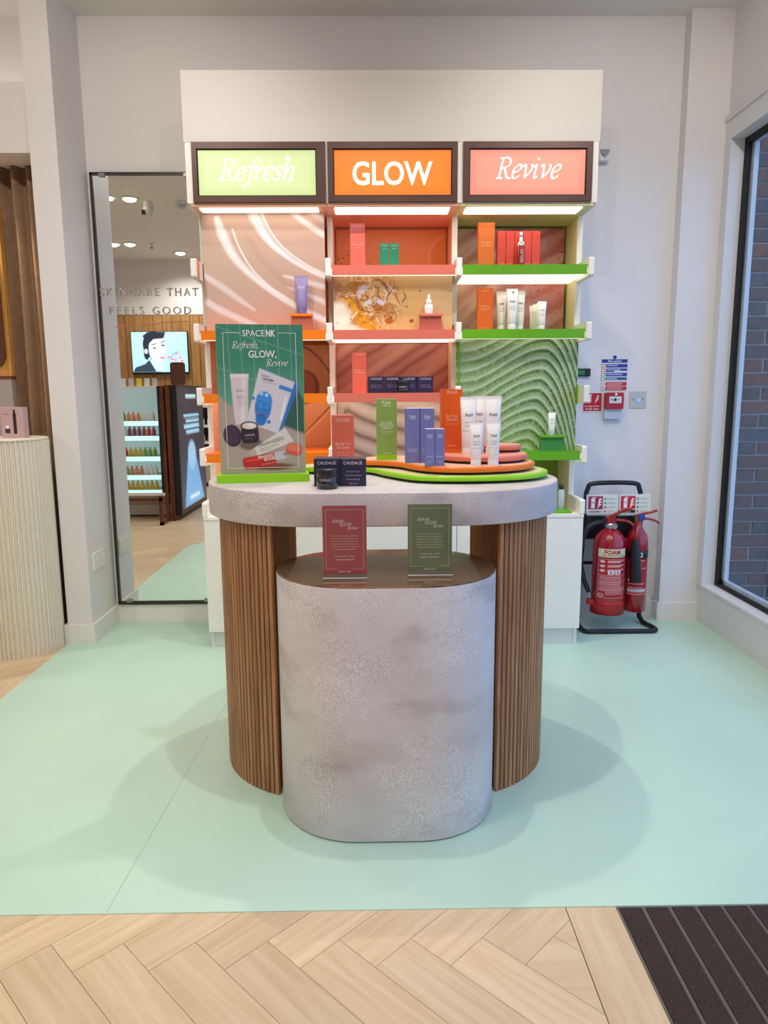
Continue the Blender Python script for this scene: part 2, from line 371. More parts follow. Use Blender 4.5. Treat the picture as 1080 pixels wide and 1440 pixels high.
# --- floor: screed with herringbone planks, mint vinyl sheet laid over it
FL = struct('floor', MB().box(XL-.2, XR+.1, YB-.2, YW+.25, -.12, -.012), mat('grout_dark', '8a6a48', .8))
W = .1131; NL = 5; q = 1/math.sqrt(2); O = Vector((-.006, 1.349))
U_ = Vector((q, q)); V_ = Vector((-q, q))
def clip(poly, a, b, c):      # keep a*x+b*y<=c
    out = []
    for i in range(len(poly)):
        p, r = poly[i], poly[(i+1) % len(poly)]; dp, dr = a*p[0]+b*p[1]-c, a*r[0]+b*r[1]-c
        if dp <= 0: out.append(p)
        if dp*dr < 0: t = dp/(dp-dr); out.append((p[0]+(r[0]-p[0])*t, p[1]+(r[1]-p[1])*t))
    return out
near = []; far = MB()
def mint_cover(x, y): return -1.40 < x < 2 and y > 1.66
for i in range(-75, 76):
    for j in range(-9, 10):
        for hv in (0, 1):
            a, b = i+NL*j, -i+NL*j
            x0, x1, y0, y1 = (a, a+NL, b, b+1) if hv == 0 else (a, a+1, b-NL, b)
            g = .0055
            cs = [(x0+g, y0+g), (x1-g, y0+g), (x1-g, y1-g), (x0+g, y1-g)]
            P = [tuple(O+U_*(x*W)+V_*(y*W)) for x, y in cs]
            cx, cy = sum(p[0] for p in P)/4, sum(p[1] for p in P)/4
            if not (XL-.3 < cx < XR+.3 and YB-.3 < cy < YW+.5): continue
            if all(mint_cover(*p) for p in P) and mint_cover(cx, cy): continue
            if max(p[0] for p in P) > .443 and cx > -.5: P = clip(P, 1, 0, .443)
            for aa, bb, cc in ((1, 0, XR), (-1, 0, -XL), (0, 1, YW+.2), (0, -1, -YB)): P = clip(P, aa, bb, cc) if len(P) > 2 else P
            if len(P) < 3: continue
            ang = math.atan2(U_.y, U_.x) if hv == 0 else math.atan2(V_.y, V_.x)
            infront = -1.1 < cx < .5 and .75 < cy < 1.9
            left = -2.6 < cx < -1.35 and 1.6 < cy < 3.6
            if infront or left: near.append((P, (cx, cy), ang, P[0]))
            else: far.prism(P, -.02, 0)
for P, c, ang, _ in near:
    R = Matrix.Rotation(-ang, 2); L = [tuple(R @ (Vector(p)-Vector(c))) for p in P]
    o = inst('plank', MB().prism(L, -.02, 0).mesh('plank', M_plank), FL, (c[0], c[1], 0), ang)
M_farplank = wood('oak_plank_far', 'cbb08c', 'dbc3a2', 'x', 5, .42)
fo = struct('planks', far, M_farplank, FL); fo['kind'] = 'stuff'
struct('border_plank', MB().box(.4455, .5625, YB, 1.6, -.02, 0), wood('oak_border', 'cbb08c', 'dbc3a2', 'y', 9, .42), FL)
mp_ = [(-1.507, YW), (-1.507, 1.83)] + [(-1.507+.31*(1-math.cos(math.radians(a))), 1.83-.308*math.sin(math.radians(a))) for a in range(9, 91, 9)] + [(XR, 1.516), (XR, YW)]
struct('floor_vinyl', MB().prism(mp_, -.004, .0025), M_mint)
a_, b_ = onz(318, 990), onz(150, 1284); d_ = (b_-a_).normalized()*.0012
struct('seam', MB().add([(a_.x-d_.y, a_.y+d_.x, .0029), (a_.x+d_.y, a_.y-d_.x, .0029), (b_.x+d_.y, b_.y-d_.x, .0029), (b_.x-d_.y, b_.y+d_.x, .0029)], [(0, 1, 2, 3)]), mat('seam_mint', 'a9c6b8', .5), bpy.data.objects['floor_vinyl'])
# --- entrance mat
mt = thing('entrance_mat', 'dark brown barrier mat with metal strips, let into the floor beside the oak planks', 'door mat', (.9, 1.2, 0))
part('backing', MB().box(.5640, XR, -.6, 1.515, -.03, -.006), mat('mat_rubber', '1c1715', .9), mt)
part('edge_trim', MB().box(.5630, .5680, -.6, 1.515, -.03, .001), mat('brushed_steel', '8f887e', .35, metal=.8), mt)
M_carpet = mat('mat_pile', '45322b', .95, noise=.45, nscale=260, bump=.8, bscale=420)
M_bar = mat('mat_bar', '7d736a', .4, metal=.5)
x = .570; k = 0
while x < XR-.06:
    part('carpet_strip', MB().box(x, x+.051, -.6, 1.514, -.02, -.001 + .002), M_carpet, mt)
    part('metal_strip', MB().box(x+.0525, x+.0605, -.6, 1.514, -.02, .0005).box(x+.0545, x+.0585, -.6, 1.514, -.02, .0015), M_bar, mt)
    x += .0625
# --- walls
struct('wall_back', MB().box(XL-.15, XR+.1, YW, YW+.15, -.02, ZC+.02), M_wall)
struct('ceiling', MB().box(XL-.15, XR+.2, YB-.15, YW+.15, ZC, ZC+.12), M_ceil)
struct('wall_left', MB().box(XL-.15, XL, YB-.15, YW+.1, -.02, ZC+.02), M_wall)
WY0, WY1, WZ0, WZ1 = -.4, 3.68, .196, 2.475
struct('wall_right', MB().box(XR, XR+.1, WY1, YW+.15, -.02, ZC).box(XR, XR+.1, YB-.15, WY0, -.02, ZC).box(XR, XR+.1, WY0, WY1, WZ1, ZC), M_wall)
struct('wall_pilaster', MB().box(-1.506, -1.386, 3.41, YW+.02, 0, ZC), M_wall)
struct('wall_nib', MB().box(1.512, XR+.01, 3.675, YW+.02, 0, ZC), M_wall)
bz = .098
struct('baseboard_pilaster', MB().box(-1.520, -1.372, 3.396, YW, 0, bz), M_trim)
struct('baseboard_back', MB().box(-1.375, 1.52, YW-.014, YW+.01, 0, bz), M_trim)
struct('baseboard_nib', MB().box(1.498, XR, 3.661, YW, 0, bz), M_trim)
# bulkhead over the curtained bay at left of the pilaster
struct('wall_bulkhead', MB().box(XL, -1.50, 3.45, YW+.01, 2.276, 2.57), M_wall)
cove = thing('cove_light', 'long strip light lying on top of the bulkhead above the curtain', 'strip light', (-2.9, 3.62, 2.57))
part('channel', MB().box(-4.4, -1.53, 3.58, 3.66, 2.5695, 2.578), M_trim, cove); part('glowing_strip', MB().box(-4.39, -1.54, 3.59, 3.65, 2.5775, 2.584), mat('cove_glow', 'fff2e4', .5, emit=3.2), cove)
# wall behind the camera, seen in the mirror (virtual plane 9.95 -> real)
MY = 3.725            # mirror face
def mir(x, y, V): p = ony(x, y, V); return Vector((p.x, 2*MY-p.y, p.z))
YB2 = 2*MY-9.95
struct('wall_front', MB().box(XL-.1, XR+.2, YB-.15, YB2, -.02, ZC), M_wall)
wf = struct('wall_cladding', MB().box(-4.4, -1.2, YB2-.01, YB2+.03, 0, 2.27), mat('cladding_backing', '4a3220', .7))
me = MB().box(-.058, .058, 0, .02, 0, 2.26).mesh('wall_slat', wood('cladding_oak', '9a6f42', 'bb8d58', 'z', 10, .5, .08))
for k in range(26): inst('wall_slat', me, wf, (-4.33+k*.122, YB2+.028, 0))
# --- window with frame, gasket and glass along the right wall
M_frame = mat('white_aluminium', 'dcdbdc', .35)
wn = struct('window_1', MB().box(XR-.004, XR+.06, WY0, WY1+.0, 0, WZ0).box(XR-.012, XR+.06, WY0, WY1, WZ1-.09, WZ1).box(XR-.012, XR+.06, WY1-.066, WY1, WZ0, WZ1-.09)
     .box(XR-.012, XR+.06, WY0, WY0+.07, WZ0, WZ1-.09).box(XR-.02, XR+.06, WY0, WY1, WZ1, WZ1+.025), M_frame)
zi, zt, ya, yb = WZ0, WZ1-.09, WY0+.07, WY1-.066
struct('sill', MB().box(XR-.010, XR+.06, ya, yb, zi, zi+.012), M_trim, wn)
g = .028
struct('gasket', MB().box(XR+.055, XR+.075, yb-g, yb, zi, zt).box(XR+.055, XR+.075, ya, ya+g, zi, zt).box(XR+.055, XR+.075, ya+g, yb-g, zi, zi+g).box(XR+.055, XR+.075, ya+g, yb-g, zt-g, zt), mat('black_gasket', '0b0b0d', .6), wn)
struct('outer_frame', MB().box(XR+.08, XR+.102, yb-g-.022, yb+.05, zi-.1, zt+.1).box(XR+.08, XR+.102, ya-.05, ya+g+.022, zi-.1, zt+.1).box(XR+.08, XR+.102, ya, yb, zi-.1, zi+g+.02).box(XR+.08, XR+.102, ya, yb, zt-g, zt+.1), mat('outer_aluminium', 'd9dde2', .4), wn)
struct('pane', MB().box(XR+.068, XR+.074, ya+.005, yb-.005, zi+.005, zt-.005), glassmat('window_glass', (.93, .96, .97)), wn)
# --- street side: brick wall beyond the glass, pavement
YBK = 3.94
bk = struct('wall_brick', MB().box(XR-.1, 4.6, YBK+.012, YBK+.25, -.3, 4.2), mat('mortar', '9fa1a3', .9, bump=.4, bscale=160))
brm = [mat('brick_a', '5e4844', .85, noise=.3, nscale=30, bump=.5, bscale=90), mat('brick_b', '51484b', .85, noise=.3, nscale=30, bump=.5, bscale=90), mat('brick_c', '744a40', .85, noise=.3, nscale=30, bump=.5, bscale=90), mat('brick_d', '4b4f55', .85, noise=.3, nscale=30, bump=.5, bscale=90)]
BL, BHh, BC, BX = .2125, .0635, .0747, .225
bme = [MB().bbox(-BL/2, BL/2, 0, .05, -BHh/2, BHh/2, .004, 1).mesh('brick', m) for m in brm]
z0 = ony(1058, 824, YBK).z; x00 = ony(960+240/3.133, 500+400/3.133, YBK).x
for r in range(-3, 38):
    zc = z0+(r+.5)*BC
    off = 0 if r % 2 else BX/2
    for c in range(-4, 5):
        xc = x00+off+(c+.5)*BX+.003*random.random()
        if xc-BL/2 < XR-.1: continue
        inst('brick', random.choice(bme[:2]*2+bme), bk, (xc, YBK+random.uniform(-.002, .003), zc))
struct('ground', MB().box(XR+.2, 30, -25, 12, -.3, -.05), mat('pavement', '77787a', .9))
# --- skirting joint on the vinyl: sheet seam
# =================================================================== MIRROR on the back wall
mx0, mx1, mz0, mz1 = -1.366, -.7985, .108, 2.272
mr_ = thing('wall_mirror', 'tall mirror in a thin dark frame on the back wall, reflecting the shop', 'mirror', (-1.1, MY, mz0))
part('frame', MB().box(mx0, mx0+.013, MY-.008, YW+.001, mz0, mz1).box(mx1-.013, mx1, MY-.008, YW+.001, mz0, mz1).box(mx0, mx1, MY-.008, YW+.001, mz1-.013, mz1).box(mx0, mx1, MY-.008, YW+.001, mz0, mz0+.013), mat('dark_frame', '2c211d', .4), mr_)
part('mirror_glass', MB().box(mx0+.013, mx1-.013, MY, YW+.001, mz0+.013, mz1-.013), mat('silvered_glass', 'e8ebe9', .0, metal=1.), mr_)
M_clip = mat('clip_steel', '9a9690', .3, metal=.8)
for xx in (-1.32, -.91):
    for zz in (mz0+.009, mz1-.02): part('clip', MB().box(xx, xx+.03, MY-.012, MY+.001, zz, zz+.014), M_clip, mr_)
M_frost = mat('frosted_letters', 'aeaba8', .35, metal=.3)
def mirror_text(s, px0, px1, pyb, pyt):
    a, b = ony(px0, pyb, MY), ony(px1, pyb, MY); h = ony(px0, pyt, MY).z-a.z
    lettering(mr_, s, a.x, a.z, h, fl(MY, .004), M_frost, spacing=1.35, width=b.x-a.x, align='l', depth=.004)
for q_ in (('SKINCARE', 141, 224, 416.5, 405), ('THAT', 235, 279, 416.5, 405), ('FEELS', 154, 203, 442, 431.5), ('GOOD', 215, 269, 442, 431.5)): mirror_text(*q_)
P = [ony(x, y, MY) for x, y in ((162, 460), (180, 459), (205, 457), (235, 453), (265, 452))]
part('swoosh', MB().tube(smooth_open([(p.x, MY-.002, p.z) for p in P], 4), .0022, 6), mat('pink_stripe', 'c9736c', .5), mr_)
# --- socket on the pilaster's inner face
p = ony(130, 773, 3.6)
so = thing('wall_socket', 'white double socket plate on the side of the pilaster', 'socket', (-1.386, 3.55, .39))
part('plate', MB().prism(rrect(3.47, 3.62, .35, .436, .006), -1.387, -1.379, axis='x'), M_trim, so)
for yy in (3.505, 3.58): part('switch', MB().box(-1.380, -1.377, yy, yy+.012, .40, .42), M_white, so)

# =================================================================== DISPLAY UNIT
YF = 3.304; UX0, UX1 = -.798, .986; T = .024
DX = [(-.798, -.774), (-.206, -.182), (.375, .399), (.962, .986)]
bay = [(-.774, -.206), (-.182, .375), (.399, .962)]
un = thing('display_unit', 'tall white display unit of three bays with coloured shelves against the back wall', 'display shelving', (.09, 3.5, .63))
part('header_panel', MB().box(UX0-.004, UX1+.004, YF-.002, YW, 2.272, 2.556), mat('header_paint', 'dcd6cf', .5), un)
part('header_panel', MB().box(UX0, UX1, YF+.16, YW, 2.03, 2.272), M_white, un)
for a, b in ((UX0, -.769), (-.196, -.187), (.374, .398), (.959, UX1)):
    part('header_post', MB().box(a, b, YF, YF+.16, 2.024, 2.272), M_white, un)
lev = [1.756, 1.478, 1.196, .919, .679]; REC = 3.505
M_bounce = [mat('bounce_orange', 'e8b48c', .5), mat('bounce_peach', 'eeb497', .5), mat('bounce_cream', 'ecdfae', .5)]  # tint of light bounced off LEDs and shelves, put into the colour
def side_panel(x0, x1):
    pts = [(YW-.004, .6395), (YW-.004, 2.024), (YF+.02, 2.024), (YF+.02, 2.014), (REC, 2.014)]
    for z in lev:
        h = .04 if z > .7 else .03
        pts += [(REC, z+h), (YF+.006, z+h), (YF, z+h-.006), (YF, z-h+.006), (YF+.006, z-h), (REC, z-h)]
    pts[-1] = (REC, .6395); pts[-2] = (YF+.006, .6395); pts[-3] = (YF, .6455)
    return part('side_panel', MB().prism(pts, x0, x1, axis='x'), M_white, un)
for a, b in DX: side_panel(a, b)
for i, (a, b) in enumerate(bay):
    part('ceiling_board', MB().box(a-.01, b+.01, YF+.004, YW-.01, 2.012, 2.0262), M_bounce[i], un)
    for xa in (a, b-.0015): part('bounce_sheet', MB().box(xa, xa+.0015, REC+.004, YW-.02, .645, 2.012), M_bounce[i], un)  # added sheets carry the bounced tint of the white sides
    part('back_board', MB().box(a-.005, b+.005, YW-.02, YW-.004, .64, 2.02), [mat('back_orange', 'e0813a', .5), mat('back_coral', 'd98a5c', .5), mat('back_green', '7a9a2e', .5)][i], un)
    part('light_strip', MB().box(a+.02, b-.03, YF+.03, YF+.14 if i else YF+.1, 2.0085, 2.013), M_led, un)
M_shelf = [M_orange, M_coral, M_green]
def shelf(i, k, depth, ld=None):
    ld = ld or depth
    a, b = bay[i]; z = [1.766, 1.487, 1.207, .935][k]
    s = part('shelf', MB().box(a+.002, b-.002, YF+.014, YF+.014+depth, z-.012, z).box(a+.004, b-.004, YF+.010, YF+.022, z-.041, z), M_shelf[i], un)
    part('light_panel', MB().box(a+.001, b-.001, YF+.022, YF+.014+ld, z-.036, z-.014).box(a-.001, b+.001, YF+.018, YF+.03, z-.034, z-.008), M_led2, s)
    return s
for q_ in ((0, 1, .12), (0, 2, .34), (0, 3, .34), (1, 0, .39, .066), (1, 1, .31), (1, 2, .31), (2, 0, .33), (2, 1, .34, .105), (2, 3, .105)): shelf(*q_)
# colour tabs inside the noses where no shelf hangs
part('edge_tab', MB().box(-.776, -.770, YF+.03, YF+.05, 1.716, 1.796), M_orange, un)
part('edge_tab', MB().box(.957, .963, YF+.10, YF+.13, 1.15, 1.24), M_green, un)
# graphic panels --------------------------------------------------
def panel(label, x0, x1, z0, z1, y, fn, n=110):
    w, h = x1-x0, z1-z0
    b = part('graphic_panel', MB().box(x0, x1, y, y+.012, z0, z1), M_white, un); b['label'] = label
    k = sheet('print', b, M_print, fn, w, h, int(n), int(n*h/w), lambda u, v: (x0+u, y-.001, z0+v)); return k
def px2uv(pts, x0, z0, y): return [(ony(a, b, y).x-x0, ony(a, b, y).z-z0) for a, b in pts]
def g_beige(I):
    y, x0, z0 = 3.431, -.768, 1.487; I.bg('c9ac9b'); n = fbm(I.U*.5+I.V*.9, I.V*.6-I.U*.9, 5, 3); 
    I.put(np.clip(n*2-.8, 0, 1)*.6, 'c4a08e'); I.put(np.clip((.1+I.U-I.V*.8)*2.5, 0, 1)*.5, 'd6aa9e')
    I.put(np.clip(1-I.V/.18, 0, 1)*.6, 'e3a58c')
    for pts, w, a in (([(305,308),(313,330),(327,358),(348,382),(380,408),(415,430),(460,452)], [.018,.03,.026,.02,.016,.018,.02], .8),
                   ([(327,322),(335,345),(352,375),(378,402),(412,424)], [.004,.005,.005,.006,.004], .95),
                   ([(352,292),(362,312),(378,338),(405,362),(435,380),(458,390)], [.034,.032,.022,.014,.012,.012], .85),
                   ([(368,300),(380,325),(400,350),(430,372),(458,386)], [.008,.006,.006,.006,.006], .9),
                   ([(405,292),(425,310),(458,332)], [.02,.018,.02], .7), ([(430,292),(458,312)], [.014,.02], .5),
                   ([(284,386),(310,402),(335,420),(358,436)], [.016,.02,.018,.008], .5), ([(284,420),(310,436),(345,452),(385,470)], [.02,.022,.02,.014], .6),
                   ([(400,388),(430,396),(458,404)], [.008,.014,.018], .6), ([(405,404),(458,425)], [.006,.02], .6)):
        I.line(px2uv(smooth_open(pts, 5), x0, z0, y), list(np.interp(np.linspace(0, 1, (len(pts)-1)*5+1), np.linspace(0, 1, len(pts)), w)), 'f4eff4', min(1, a*1.15), .65)
    I.line(px2uv([(345,330),(365,362),(400,398),(440,425)], x0, z0, y), [.02]*4, 'b98a74', .35, 1.)
panel('beige print of smooth cream swirls', -.768, -.215, 1.487, 2.012, 3.431, g_beige, 150)
def g_arcs(I):
    y, x0, z0 = 3.66, -.772, .93; I.bg('c98a5c'); I.put(np.clip(I.V*2-.3, 0, 1)*.5, 'b87b55')
    I.ell(*px2uv([(428, 550)], x0, z0, y)[0], .075, .085, '7a4030', .1); I.ell(*px2uv([(425, 550)], x0, z0, y)[0], .068, .078, 'a85c42', .1)
    I.line(px2uv(smooth_open([(380,490),(425,493),(447,508),(466,532)], 5), x0, z0, y), .006, '3a221c', .9, .5)
    I.line(px2uv([(425,618),(466,576)], x0, z0, y), .004, '4a2a20', .9, .5); I.line(px2uv([(425,622),(466,580)], x0, z0, y), .012, 'e6b48c', .4, .9)
panel('tan print with dark arcs', -.772, -.208, .95, 1.445, 3.66, g_arcs, 90)
def drops(I, n, c, w, h, seed, r0, r1):
    r = np.random.RandomState(seed)
    for _ in range(n):
        a, b, s = r.rand()*w, r.rand()*h, r0+(r1-r0)*r.rand()**2; I.ell(a, b, s, s, c, .5)
def g_orange(I):
    I.bg('ee9c5c'); I.put(fbm(I.U, I.V, 8, 5)*.5, 'e28a46'); I.put(np.clip((I.U-.3)*2.5, 0, 1)*.6, 'ee9238')
    drops(I, 26, '9a4e22', .14, .26, 2, .002, .006); drops(I, 5, '7a3416', .5, .06, 5, .004, .010)
    d = np.abs(np.hypot(I.U-.565, I.V-.10)-.105); I.put(np.clip(1-d/.01, 0, 1)*.7, 'f0b98a'); I.put((np.hypot(I.U-.565, I.V-.10) < .1)*.5, 'e58a2a')
    I.put(np.clip(fbm(I.U, I.V, 60, 8)*4-1.9, 0, 1)*np.clip(1-np.hypot((I.U-.17)/.09, (I.V-.03)/.07), 0, 1)*1.5, 'a8621a')
panel('orange print with amber droplets', -.176, .368, 1.766, 2.0, 3.712, g_orange, 130)
def g_gold(I):
    U, V = I.U, I.V; I.bg('d6aa6c'); wx = U+.05*(fbm(U, V, 16, 21)-.5); wy = V+.05*(fbm(U, V, 16, 31)-.5); I.put(np.clip((U-.36)*7, 0, 1)*.6, 'cfae82')
    msk = np.clip(1.7-np.hypot((wx-.12)/.135, (wy-.13)/.12), 0, 1); f = fbm(wx*1.2, wy, 16, 3); I.put(msk*np.clip(f*3-.9, 0, 1), 'b06a16'); I.put(msk*np.clip(.9-f*2.2, 0, 1), 'e0b060')
    rd = 1-np.abs(fbm(wx, wy, 24, 41)*2-1); I.put(msk*np.clip(rd*9-8., 0, 1)*.9, '70380c'); rd2 = 1-np.abs(fbm(wx+.3, wy, 30, 51)*2-1); I.put(msk*np.clip(rd2*10-9.1, 0, 1), 'f6e6cc')
    I.put(np.clip(1.5-np.hypot((wx-.02)/.07, (wy-.19)/.06), 0, 1)*.6, 'a0663a')
    band = np.clip(1.3-np.abs(wx-.05-(.17-wy)*.75)/.04, 0, 1)*(V < .15); I.put(band*.9, 'eaa210'); I.put(band*np.clip(fbm(U, V, 45, 9)*4-2, 0, 1), 'b8720c')
    I.put(np.clip(1.6-np.hypot((wx-.025)/.05, (wy-.05)/.06), 0, 1)*1.6, 'f4ead6'); I.put(np.clip(1.3-np.hypot((wx-.09)/.06, (wy-.005)/.025), 0, 1)*1.6, 'f0e4cc')
    for k, (cx, cy, rx, ry) in enumerate(((.175, .155, .075, .07), (.165, .145, .05, .048), (.285, .155, .04, .035))):
        d = np.hypot((wx-cx)/rx, (wy-cy)/ry); I.put(np.clip(1-np.abs(d-1)/.10, 0, 1)*np.clip(.4+np.sin(np.arctan2(wy-cy, wx-cx)*2+k), 0, 1), '7a3c10'); I.put(np.clip(1-np.abs(d-.86)/.07, 0, 1)*np.clip(np.sin(np.arctan2(wy-cy, wx-cx)*2+k+1.6), 0, 1), 'eadfe2')
    for a, b, s, ro in ((.158, .128, .030, 20), (.135, .185, .04, 50), (.215, .128, .034, -30)): I.rrect(a, b, s, s*.62, ro, 'd8cdd8', .006, .008)
    I.line([(.035, .0), (.105, .085)], .005, 'f4e4cc', .9); I.line([(.245, .2), (.28, .165), (.30, .12)], [.005, .012, .004], 'a8682c', .9, .8); I.line([(.245, .205), (.275, .175)], [.003, .005], 'e8dce0', 1.)
    ring = np.abs(np.hypot(U-.262, V-.062)-.022); I.put(np.clip(1-ring/.005, 0, 1), 'b06c1c'); I.ell(.252, .045, .019, .014, 'b05a14', .3); I.ell(.262, .06, .006, .006, '8a3410', .3); I.ell(.355, .045, .010, .008, '8a4a1c', .4)
    drops(I, 40, '8a4616', .42, .22, 9, .0012, .0045)
panel('golden print of oil droplets', -.176, .366, 1.487, 1.730, 3.386, g_gold, 190)
def g_brown(I):
    s = I.U*.62-I.V; I.bg('b0705c'); w = .5+.5*np.sin((s+.05*fbm(I.U, I.V, 5, 7))*95+I.U*6); I.put(w**2*.8, '8c4432'); w2 = .5+.5*np.sin(s*31+1+I.U*4); I.put(w2**3*.6, 'd79a80')
    I.put(np.clip(.3-I.V*2, 0, 1)*.5, 'd9836a')
panel('russet print of brushed cream', -.178, .372, 1.207, 1.446, 3.63, g_brown, 110)
def g_wave(I):
    U, V = I.U, I.V; I.bg('cdb0a2'); ph = (V+.6*np.maximum(0, U-.06)**.7*.55)*70-U*9; w = .5+.5*np.sin(ph+2*fbm(U, V, 5, 4)); I.put(w**4*.75*(U > .03), '6e4f47'); I.put((1-w)**3*.5, 'e2cfc4')
    I.put(np.clip(.5-np.hypot((U-.12)/.3, V/.15)+.3, 0, 1)*.6, 'b5b3b4')
panel('pinkish print of ripples', -.178, .372, .66, 1.166, 3.64, g_wave, 100)
def g_pink(I):
    U, V = I.U, I.V; I.bg('c98b80'); s = V-U*.62; n = fbm(U*.6+V, s*3, 9, 6); w = .5+.5*np.sin(s*58+4*n); I.put(w**2*.7, 'e6c2b0'); I.put((1-w)**3*.6, 'a84a44')
    I.put(np.clip((U-.16)*3.2, 0, 1)*.6*np.clip(V*6, 0.3, 1), 'c4485a'); I.put(np.clip((.14-U)*7, 0, 1)*.55, 'd2aa90')
    r = np.random.RandomState(4)
    for _ in range(22):
        a, b, t = .25+r.rand()*.28, r.rand()*V.max(), .003+.007*r.rand()**2; I.ell(a, b, t, t, 'a03c46', .4); I.ell(a-t*.3, b+t*.3, t*.4, t*.4, 'f0b0b0', .6)
panel('pink streaked print with droplets', .418, .950, 1.766, 2.0, 3.70, g_pink, 120)
def g_pink2(I):
    g_pink(I); I.put(np.full(I.U.shape, .35), 'b07058'); s = I.V-I.U*1.1; I.put(np.clip(1-np.abs(s+.03)/.035, 0, 1)*.7*(fbm(I.U, I.V, 90, 3)), '7a2c20'); I.put(np.clip(1-np.abs(s-.03)/.03, 0, 1)*.5, 'e0b49c')
panel('dusky pink streaked print', .405, .945, 1.487, 1.742, 3.655, g_pink2, 120)
def g_green(I):
    U, V = I.U, I.V; I.bg('7f9a5c'); x, y = U, V
    xc = .335+.19*y; l = np.clip((xc-x)/xc, 0, 1); rr_ = np.maximum(0, x-xc)
    hump = np.where(x < xc, .15*.5*(1+np.cos(math.pi*np.minimum(1, l*1.12)))-.02*np.maximum(0, l-.85), .15-.19*(rr_/.155)**1.6)
    ph = (y-hump)*2*math.pi/.0465; n = fbm(U, V, 10, 12); ph = ph+n*1.2
    w = .5+.5*np.sin(ph); I.put(w**2*.7, 'a9bf94'); I.put(np.clip(.5+.5*np.sin(ph+.7), 0, 1)**8*.65, 'c9d6bd')
    dk = (.5+.5*np.sin(ph+2.6))**5; I.put(dk*(.35+.9*np.clip((x-.25)*4, 0, 1)), '2c4a10'); I.put(np.clip((.12-x)*8, 0, 1)*.35, 'a9b58e'); I.put(np.clip(.3-y*1.5, 0, 1)*.6, '74a83c')
    I.put((vnoise(U, V, 160, 3) > .72)*.25, 'd0dcc4')
panel('green print of rippled cream', .388, .962, .935, 1.449, 3.425, g_green, 190)
part('green_fin', MB().box(.399, .404, 3.40, 3.6, .95, 1.44), M_green, un)

# light boxes -----------------------------------------------------
M_lb = printmat('lit_acrylic', .4, emit=.8, body=.25)
M_glowtext = mat('lit_letters', 'ffffff', .4, emit=1.5)
def lightbox(label, x0, x1, px0, px1, base, edge):
    t = thing('lightbox_sign', label, 'lit sign', ((x0+x1)/2, YF, 2.026)); z0, z1, a, b = 2.026, 2.270, 2.051, 2.243
    fy0, fy1 = YF-.012, YF+.03
    part('frame', MB().box(x0, px0, fy0, YF+.155, z0, z1).box(px1, x1, fy0, YF+.155, z0, z1).box(px0, px1, fy0, YF+.155, z0, a).box(px0, px1, fy0, YF+.155, b, z1), M_brownf, t)
    part('shadow_gap', MB().box(px0, px0+.004, fy0+.006, fy1, a, b).box(px1-.004, px1, fy0+.006, fy1, a, b).box(px0, px1, fy0+.006, fy1, a, a+.004).box(px0, px1, fy0+.006, fy1, b-.004, b), mat('gap_black', '120c0a', .7), t)
    def fn(I):
        I.bg(base); w, h = I.U.max(), I.V.max(); d = np.minimum(np.minimum(I.U, w-I.U), np.minimum(I.V, h-I.V)); I.put(np.clip(1-d/.035, 0, 1)*.8, edge)
    sheet('lit_panel', t, M_lb, fn, px1-px0-.008, b-a-.008, 40, 20, lambda u, v: (px0+.004+u, YF-.001, a+.004+v))
    return t
F_ = fl(YF-.002, .003)
t = lightbox('lightbox sign with a pale green panel lettered Refresh in white italics', -.769, -.196, -.748, -.236, 'e2f0b0', 'd2e694')
script_lettering(t, 'Refresh', -.655, 2.116, .083, .324, F_, M_glowtext)
t = lightbox('lightbox sign with a bright orange panel lettered GLOW in white capitals', -.187, .374, -.163, .350, 'ff8800', 'fb7a00')
lettering(t, 'GLOW', .092, 2.098, .092, F_, M_glowtext, bold=.014, width=.345)
t = lightbox('lightbox sign with a salmon pink panel lettered Revive in white italics', .398, .959, .425, .933, 'ff9f86', 'f98a74')
script_lettering(t, 'Revive', .541, 2.122, .083, .283, F_, M_glowtext)

# base cabinets ---------------------------------------------------
for i, (a, b, w) in enumerate(((UX0+.004, -.194, 'under the orange shelves'), (-.194, .387, 'between the other two cabinets, behind the stone counter'), (.387, UX1-.004, 'beside the fire extinguishers'))):
    c = thing('base_cabinet', 'white base cabinet of the display unit, '+w, 'cabinet', ((a+b)/2, 3.5, 0), 'base cabinets of the display unit')
    part('body', MB().box(a, b, YF+.02, YW-.016, .085, .626), M_white, c)
    part('door', MB().box(a+.0015, b-.0015, YF, YF+.02, .086, .624), M_white, c)
    part('top_board', MB().box(a, b, YF-.002, YW-.016, .626, .640), M_white, c)
    k = part('kick_plate', MB().box(a+.01, b-.01, YF+.03, YF+.045, 0, .085), M_trim, c)
    part('plinth_leg', MB().box(a+.005 if i == 0 else b-.022, a+.022 if i == 0 else b-.005, YF+.025, YF+.3, 0, .086), M_trim, c)

